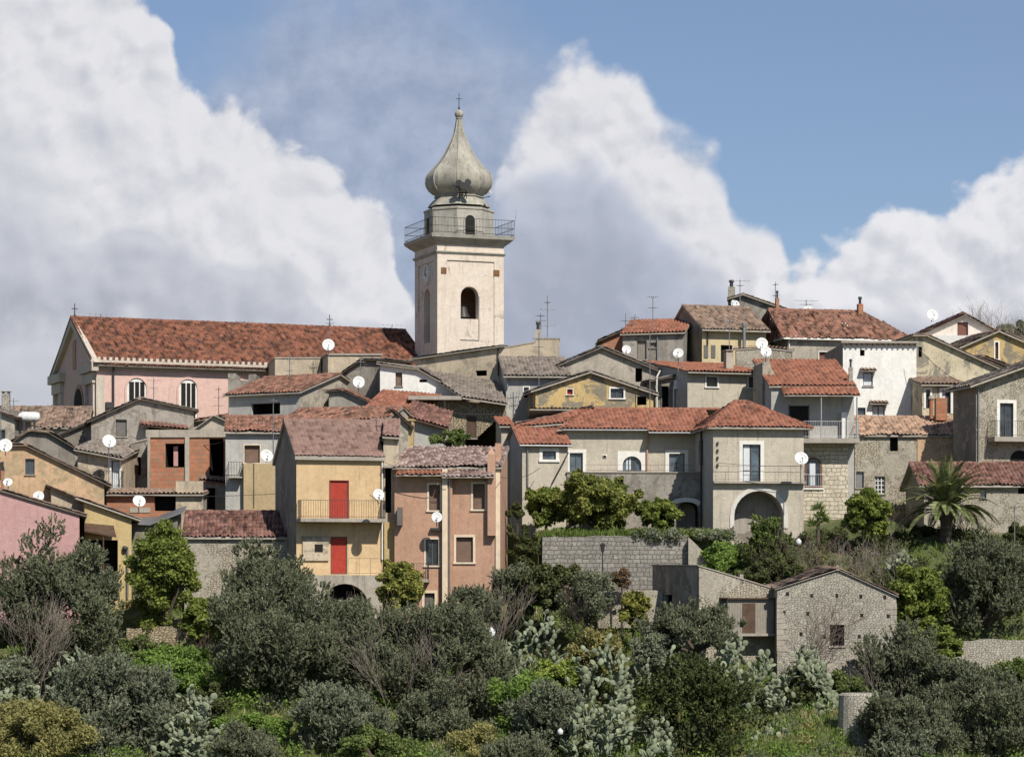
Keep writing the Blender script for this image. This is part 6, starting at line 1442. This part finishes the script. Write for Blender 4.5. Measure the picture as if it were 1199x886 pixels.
shrub('weeds under the farmhouse window', 932, 780, 860, 30, 136, DK_, 8000, .045, nl=34)
shrub('dark shrub at the palm foot', 1076, 612, 640, 16, 154, DK_, 3000, .05)
shrub('dark leafy bush against the right edge below the ribbed roof', 1192, 612, 650, 16, 151, DK_, 4000, .05)
shrub('bright weeds at the foot of the grey cactus', 650, 770, 815, 34, 138, leafm('bright_weeds', S(110, 140, 44), S(160, 168, 60)), 8000, .036, 2.2, nl=30)
shrub('green weeds between the central olives and the cactus', 612, 790, 870, 40, 133, GN, 10000, .036, 2.2, nl=36)
shrub('grey green ground shrub at the far left edge', 10, 770, 830, 40, 133, OL2, 9000, .04, 1.8, nl=30)
shrub('dark scrub between the two left olives', 235, 800, 850, 36, 133.5, DK_, 8000, .04, nl=30)
shrub('scrub at the foot of the yellow house arch', 405, 700, 735, 34, 141.5, OL2, 5000, .04)
shrub('scrub on the slope left of the farm wing', 770, 735, 790, 34, 138.5, OL2, 7000, .04, nl=30)
shrub('low scrub below the low wall at the right', 1180, 770, 815, 40, 137, BU, 8000, .045, nl=30)
# --- bare shrubs
def bare(label, px, pyt, pyb, Y, nst, mat, spread=.6, depth=4, r=.03, w=1.0, kids=3, name='bare_shrub', cat='bare shrub', group='leafless shrubs'):
    b = W(px, pyb, Y); hgt = (pyb-pyt)/F*Y; g = ground(b.x, b.y); root = empty(name, (b.x, b.y, min(g, b.z)), label, cat, group)
    for k in range(nst):
        mb = MB(); st = Vector((b.x+random.uniform(-w, w), b.y+random.uniform(-w, w)*.6, min(g, b.z)-.1)); d = Vector((random.gauss(0, .35), random.gauss(0, .3), 1)).normalized()
        L = (hgt+b.z-st.z)*.34; bare_tree(mb, st, d, L, r, depth, mat, spread, kids)
        if k == 0: M0 = mb
        else: M0.raw(mb.v, mb.f, mat)
    M0.build('branches', root); return root
bare('pale bare shrub in front of the big dark olive at left', 22, 695, 810, 135, 5, TW, .55, 5, .03, .8)
bare('wide thicket of bare grey shrubs below the loggia house', 1005, 622, 690, 148.5, 9, TW, .65, 4, .022, 2.4)
bare('bare grey shrub right of the villa arch', 940, 618, 700, 148.5, 7, TWB, .6, 4, .022, 1.6)
bare('leafless fig tree in front of the farmhouse gable', 948, 700, 785, 139.5, 2, TWB, .7, 5, .05, .2, name='bare_tree', cat='bare tree')
bare('leafless vine behind the palm', 1045, 590, 640, 155, 4, TWB, .8, 4, .025, .8)
bare('bare twigs growing before the yellow house vault', 405, 690, 740, 142.5, 6, TW, .4, 4, .02, 1.2)
bare('straggly bare stems beside the brown pink house', 560, 680, 735, 142, 6, TW, .4, 4, .018, 1.0)
bare('dry stems at the right corner of the farmhouse', 1040, 750, 830, 136.5, 5, TW, .35, 4, .022, .9)
bare('thin brown shrub under the retaining wall', 700, 668, 735, 144, 6, TWB, .5, 4, .02, 1.2)
bare('dry stems right of the palm trunk', 1135, 590, 640, 154, 5, TWB, .6, 4, .02, 1.0)
bare('dry twigs in front of the dense olive pair', 485, 730, 800, 133.5, 4, TW, .5, 4, .014, 1.0)
bare('dry twigs at the foot of the lemon tree', 205, 735, 780, 141, 4, TWB, .5, 4, .018, .8)
for i, (px, Y, pt, lb) in enumerate(((1150, 232, 366, 'bare winter tree on the skyline behind the ochre gable'), (1178, 236, 364, 'second bare winter tree on the skyline at the right edge'), (1196, 228, 370, 'bare winter tree cut by the right edge of the skyline'), (1208, 240, 362, 'tallest bare winter tree beyond the right edge'))):
    bare(lb, px, pt, 425, Y, 3, TW, .6, 5, .07, 1.5, name='bare_tree', cat='bare tree')
mb = None
tree('tree', 'distant dark wooded crown behind the right skyline', 'tree', None, 1195, 375, 412, 42, 245, OL, 9000, .09, 1.5, 40)
# --- prickly pears
PM, t_, b_ = newmat('cactus_pad'); rp_ = t_.node('ShaderNodeNewGeometry').outputs['Random Per Island']; ob_ = t_.node('ShaderNodeTexCoord').outputs['Object']
c_ = t_.mix(rp_, S(104, 114, 86), S(138, 146, 114)); c_ = t_.mix(t_.math('MULTIPLY', t_.ramp(t_.noise(ob_, 7, 4, .6), .5, .7), .35), c_, S(160, 150, 104)); t_.l.new(c_, b_.inputs['Base Color']); b_.inputs['Roughness'].default_value = .55
sg, rg_ = 8, 5
PV = [(.5*math.sin(math.pi*j/rg_)*math.cos(2*math.pi*i/sg), .11*math.sin(math.pi*j/rg_)*math.sin(2*math.pi*i/sg), .5-.5*math.cos(math.pi*j/rg_)) for j in range(1, rg_) for i in range(sg)]+[(0, 0, 0), (0, 0, 1)]
PF = [(j*sg+i, j*sg+(i+1) % sg, (j+1)*sg+(i+1) % sg, (j+1)*sg+i) for j in range(rg_-2) for i in range(sg)]+[(len(PV)-2, (i+1) % sg, i) for i in range(sg)]+[(len(PV)-1, (rg_-2)*sg+i, (rg_-2)*sg+(i+1) % sg) for i in range(sg)]
PVa = np.array(PV)
def cactus(label, px, pyt, pyb, rpx, Y, npads, s=.33):
    b = W(px, pyb, Y); top = W(px, pyt, Y).z; wx = rpx/F*Y; g = min(ground(b.x, b.y), b.z)
    root = empty('prickly_pear', (b.x, b.y, g), label, 'cactus', 'prickly pear cacti'); mb = MB(); cnt = 0; front = []
    npads = int(npads*1.4); s *= .88
    for k in range(max(10, npads//5)):
        xo, yo = random.uniform(-1, 1), random.uniform(-1, 1); dome = max(.1, 1-.55*xo*xo-.3*yo*yo)
        front.append((Vector((b.x+xo*wx*.9, b.y+yo*wx*.6, g+(top-g)*dome*random.uniform(.0, .82))), Vector((random.gauss(0, .3)+xo*.3, random.gauss(-.1, .3), 1)).normalized()))
    random.shuffle(front)
    while front and cnt < npads:
        p, ax = front.pop(0)
        if p.z > g+(top-g)*(1-.6*((p.x-b.x)/wx)**2) or abs(p.x-b.x) > wx*1.05 or abs(p.y-b.y) > wx*.9: 
            continue
        L = s*random.uniform(.8, 1.25); wd = L*random.uniform(.72, .92)
        yaw = random.gauss(0.2, .8); side = Vector((math.cos(yaw), math.sin(yaw), 0)); side = (side-ax*side.dot(ax)).normalized(); nn = ax.cross(side)
        Rm = np.array([[side.x*wd, nn.x*wd, ax.x*L], [side.y*wd, nn.y*wd, ax.y*L], [side.z*wd, nn.z*wd, ax.z*L]])
        V = PVa @ Rm.T + np.array(p); mb.raw(V.tolist(), PF, PM, True); cnt += 1
        for k in range(random.choice((1, 2, 2, 3))):
            t = random.uniform(-.8, .8); tip = p+ax*L*(.92-.25*abs(t))+side*wd*.42*t
            nd = (ax*.6+side*t*1.0+Vector((random.gauss(0, .18), random.gauss(0, .22), .18))).normalized(); front.append((tip, nd))
        if random.random() < .35: random.shuffle(front)
    mb.build('pads', root); return root
cactus('big grey green prickly pear in the middle below the retaining wall', 622, 706, 782, 46, 139.3, 300, .36)
cactus('pale prickly pear right of the grey one, by the yellow weeds', 704, 745, 812, 42, 137.3, 230, .36)
cactus('tall prickly pear clump in front of the farm wing', 868, 740, 838, 42, 136, 280, .38)
cactus('prickly pear under the farmhouse gable', 938, 753, 850, 40, 135.5, 280, .38)
cactus('prickly pear at bottom, left of the dark evergreen', 740, 806, 905, 52, 129.5, 380, .36)
cactus('prickly pear at bottom left between two bushes', 228, 800, 905, 40, 129.5, 280, .34)
cactus('small pale prickly pear behind the grey olive bush at left', 88, 756, 800, 28, 136.5, 120, .36)
cactus('prickly pear at the left edge', 12, 785, 835, 34, 133, 170, .36)
cactus('low prickly pear at the foot of the stone pier', 1035, 810, 850, 26, 134.5, 90, .34)
cactus('prickly pear on the slope by the dark evergreen top', 770, 745, 800, 30, 138.5, 160, .34)
cactus('pale prickly pear clump at the foot of the grassy gap, bottom centre', 690, 815, 905, 30, 129.5, 160, .34)
cactus('few pads of prickly pear below the bare fig', 905, 850, 905, 36, 131, 160, .32)
cactus('small prickly pear beside the palm foot', 1055, 645, 668, 18, 149.5, 70, .3)
cactus('pale prickly pear on the terrace right of the villa garden', 815, 612, 632, 26, 152, 90, .26)
cactus('prickly pear hidden in the olives near the white jug', 590, 735, 790, 22, 138, 100, .3)
# --- palm
def cable(label, a, b, sag_px):
    mb = MB(); pts = [W(a[0]+(b[0]-a[0])*i/16, a[1]+(b[1]-a[1])*i/16+4*sag_px*(i/16)*(1-i/16), a[2]+(b[2]-a[2])*i/16) for i in range(17)]; mb.path(pts, .016, 'iron', 4); o = mb.build('cable', None, org=tuple(pts[0])); tag(o, label, 'cable', 'overhead cables')
cable('cable from the mast by the ochre gable to the square grey house', (762, 440, 165), (806, 440, 168), 6)
cable('two way wire crossing from the white house eave to the cream extension', (1073, 405, 173), (1135, 452, 170), 6)
cable('wire sagging from the yellow house eave to the brown pink house', (449, 540, 147), (527, 562, 147), 5)
cable('long wire from the grey gabled house to the block house', (156, 512, 167), (262, 517, 163), 8)
cable('wire between the villa left wing and the brown pink house', (586, 558, 147), (632, 548, 156), 6)
cable('service wire running along the front of the villa right block', (836, 541, 152.6), (940, 545, 152.6), 2)
cable('wire across the rubble stone house front', (480, 476, 166), (590, 484, 166.5), 4)
def palm(px, pyb, ptop, Y, label):
    b = W(px, pyb, Y); g = min(ground(b.x, b.y), b.z); t = W(px+1, ptop, Y); root = empty('palm_tree', (b.x, b.y, g), label, 'palm tree'); mb = MB()
    n = 10; prev = Vector((b.x, b.y, g-.2))
    for k in range(1, n+1):
        p = Vector((b.x, b.y, g)).lerp(t, k/n); mb.tube(prev, p, .30+.05*(k % 2), .36-.02*(k % 2), BARK, 10); prev = p
    mb.ball(t, .45, BARK, 10, 6); mb.build('trunk', root)
    C, D1, D2 = [], [], []
    fm = leafm('palm_leaflets', S(92, 104, 52), S(140, 146, 86), S(78, 90, 46), .25); rb = MB()
    for k in range(84):
        az = k*2.399; el = random.choice((R(80), R(68), R(58), R(48), R(38), R(28), R(18)))+random.gauss(0, .08); L = random.uniform(2.7, 3.5)
        p = t+Vector((0, 0, .2)); d = Vector((math.cos(az)*math.cos(el), math.sin(az)*math.cos(el), math.sin(el))); m = 20; pp = p
        for i in range(m):
            q = pp+d*(L/m); rb.tube(pp, q, .028*(1-i/m)+.006, .028*(1-(i+1)/m)+.006, BARK, 4, False)
            d = (d+Vector((0, 0, -.055-.065*i/m))).normalized()
            sd = d.cross(Vector((0, 0, 1))); sd = sd.normalized() if sd.length > .05 else Vector((1, 0, 0)); up = sd.cross(d)
            if i > 1:
                for s_ in (-1, 1):
                    for o in (0, .5):
                        ll = .40*math.sin(math.pi*min(1, (i+o)/m*.85+.15))+.08; ld = (sd*s_*.85+d*.55+up*.22+Vector((0, 0, -.1))).normalized(); c = pp.lerp(q, o)+ld*ll*.5
                        C.append(c); D1.append(ld*ll*.5); D2.append((ld.cross(up)).normalized()*.045+up*.012)
            pp = q
    rb.build('frond_stems', root); o = quads(np.array(C), np.array(D1), np.array(D2), fm, 'crown', root, tuple(root.location))
palm(1107, 640, 604, 151.8, 'date palm with arching fronds before the ribbed tile roof')
# yucca
b = W(958, 625, 151.5); root = empty('yucca', (b.x, b.y, ground(b.x, b.y)), 'spiky yucca left of the bushy citrus by the loggia house', 'yucca'); C, D1, D2 = [], [], []
mb = MB(); mb.tube((b.x, b.y, ground(b.x, b.y)), (b.x, b.y, b.z+1.2), .1, .09, BARK, 8); mb.build('trunk', root)
for hz, ox in ((1.4, 0), (.7, .3), (.5, -.3), (1.0, .15)):
    for k in range(90):
        d = Vector(rdir(1)[0].tolist()); d.z = abs(d.z)*1.1-.25; d.normalize(); l = random.uniform(.35, .6); c = Vector((b.x+ox, b.y, b.z+hz))+d*l*.5; C.append(c); D1.append(d*l*.5); D2.append(d.cross(Vector((.1, -1, .2))).normalized()*.03)
quads(np.array(C), np.array(D1), np.array(D2), BU, 'crown', root, tuple(root.location))
# --- grass and ground cover over the slope
def blades(name, label, n, xr, yr, zf, hgt, mat, wid=.012, cond=None):
    cl = RNG.random((n//14, 2)); idx = RNG.integers(0, len(cl), n); X = xr[0]+cl[idx, 0]*(xr[1]-xr[0])+RNG.normal(0, .12, n); Y = yr[0]+cl[idx, 1]*(yr[1]-yr[0])+RNG.normal(0, .12, n)
    Z = np.array([zf(x, y) for x, y in zip(X, Y)]); h = hgt*RNG.uniform(.4, 1.2, n)*(.6+.8*RNG.random(len(cl))[idx])
    D = np.stack([RNG.normal(0, .35, n), RNG.normal(0, .35, n), np.ones(n)], 1); D /= np.linalg.norm(D, axis=1, keepdims=True)
    C = np.stack([X, Y, Z], 1)+D*h[:, None]*.5; a = RNG.random(n)*math.pi; S2 = np.stack([np.cos(a), np.sin(a)*.5, np.zeros(n)], 1)*wid*RNG.uniform(.7, 1.6, n)[:, None]
    o = quads(C, D*h[:, None]*.5, S2, mat, name, None, (float(X.mean()), float(Y.mean()), float(Z.mean()))); tag(o, label, 'grass', kind='stuff'); return o
blades('grass', 'green grass and weeds covering the slope below the village', 150000, (-29, 29), (125, 151), ground, .34, GR, .022)
blades('dry_grass', 'dry yellowish grass tufts scattered over the slope', 34000, (-29, 29), (125, 150), ground, .42, GRD, .018)
xs_ = RNG.uniform(W(632, 0, 151).x, W(850, 0, 151).x, 90); ys_ = RNG.uniform(151.1, 154, 90); rr0 = RNG.uniform(.15, .42, 90)
tag(foliage(np.stack([xs_, ys_, 3.4+rr0*.5], 1), rr0, 16000, .045, 1.8, BU, 'garden_weeds', None, (5., 152., 3.), .3, .3), 'leafy weeds and fennel along the top of the retaining wall', 'weeds', kind='stuff')
xs_ = RNG.uniform(W(740, 0, 151).x, W(860, 0, 151).x, 50); ys_ = RNG.uniform(150.9, 153, 50); rr0 = RNG.uniform(.2, .45, 50)
tag(foliage(np.stack([xs_, ys_, 3.3+rr0*.5], 1), rr0, 9000, .05, 1.8, OL2, 'grey_weeds', None, (5., 152., 3.), .3, .3), 'grey green leafy plants at the right end of the villa garden', 'weeds', kind='stuff')
blades('garden_grass', 'tall green grass on the villa garden terrace', 22000, (W(632, 0, 151).x, W(850, 0, 151).x), (151.2, 155), lambda x, y: 3.38, .38, GR, .03)
def undergrowth(name, label, mat, nl, xr, yr, rr_, size, elong, per, lift=.1):
    X = RNG.uniform(*xr, nl); Y = RNG.uniform(*yr, nl); ok = ~((np.abs(X-24.1) < 1.5) & (Y < 152.5) & (Y > 148)); X, Y = X[ok], Y[ok]; nl = len(X); Z = np.array([ground(x, y) for x, y in zip(X, Y)]); r_ = RNG.uniform(*rr_, nl)
    o = foliage(np.stack([X, Y, Z+r_*lift+.1], 1), r_, nl*per, size, elong, mat, name, None, (0., 138., -5.), .3, .3); tag(o, label, 'undergrowth', kind='stuff')
undergrowth('undergrowth', 'green weeds and brambles filling the slope between the trees', GN, 480, (-29, 29), (125.5, 150), (.3, .85), .05, 1.6, 190)
undergrowth('scrub', 'grey green low scrub filling the slope between the trees', OL, 330, (-29, 29), (125.5, 152), (.3, .9), .04, 2, 220)
undergrowth('dry_brush', 'yellowish dry brush scattered on the slope', YB, 150, (-29, 29), (127, 151), (.25, .6), .045, 2.2, 150)
undergrowth('hillside_scrub', 'bushes covering the hillside to the right of the village', BU, 260, (30, 60), (127, 200), (.5, 1.5), .09, 1.6, 200)
undergrowth('hillside_scrub', 'bushes covering the hillside to the left of the village', OL, 220, (-60, -33), (127, 170), (.5, 1.5), .09, 1.8, 200)
undergrowth('upper_scrub', 'dark scrub at the foot of the houses on the right', DK_, 260, (10, 29), (148.5, 155), (.2, .5), .05, 1.6, 170)
for o in list(bpy.data.objects):
    if o.name.startswith('garden_wall') and o.type == 'EMPTY': pass
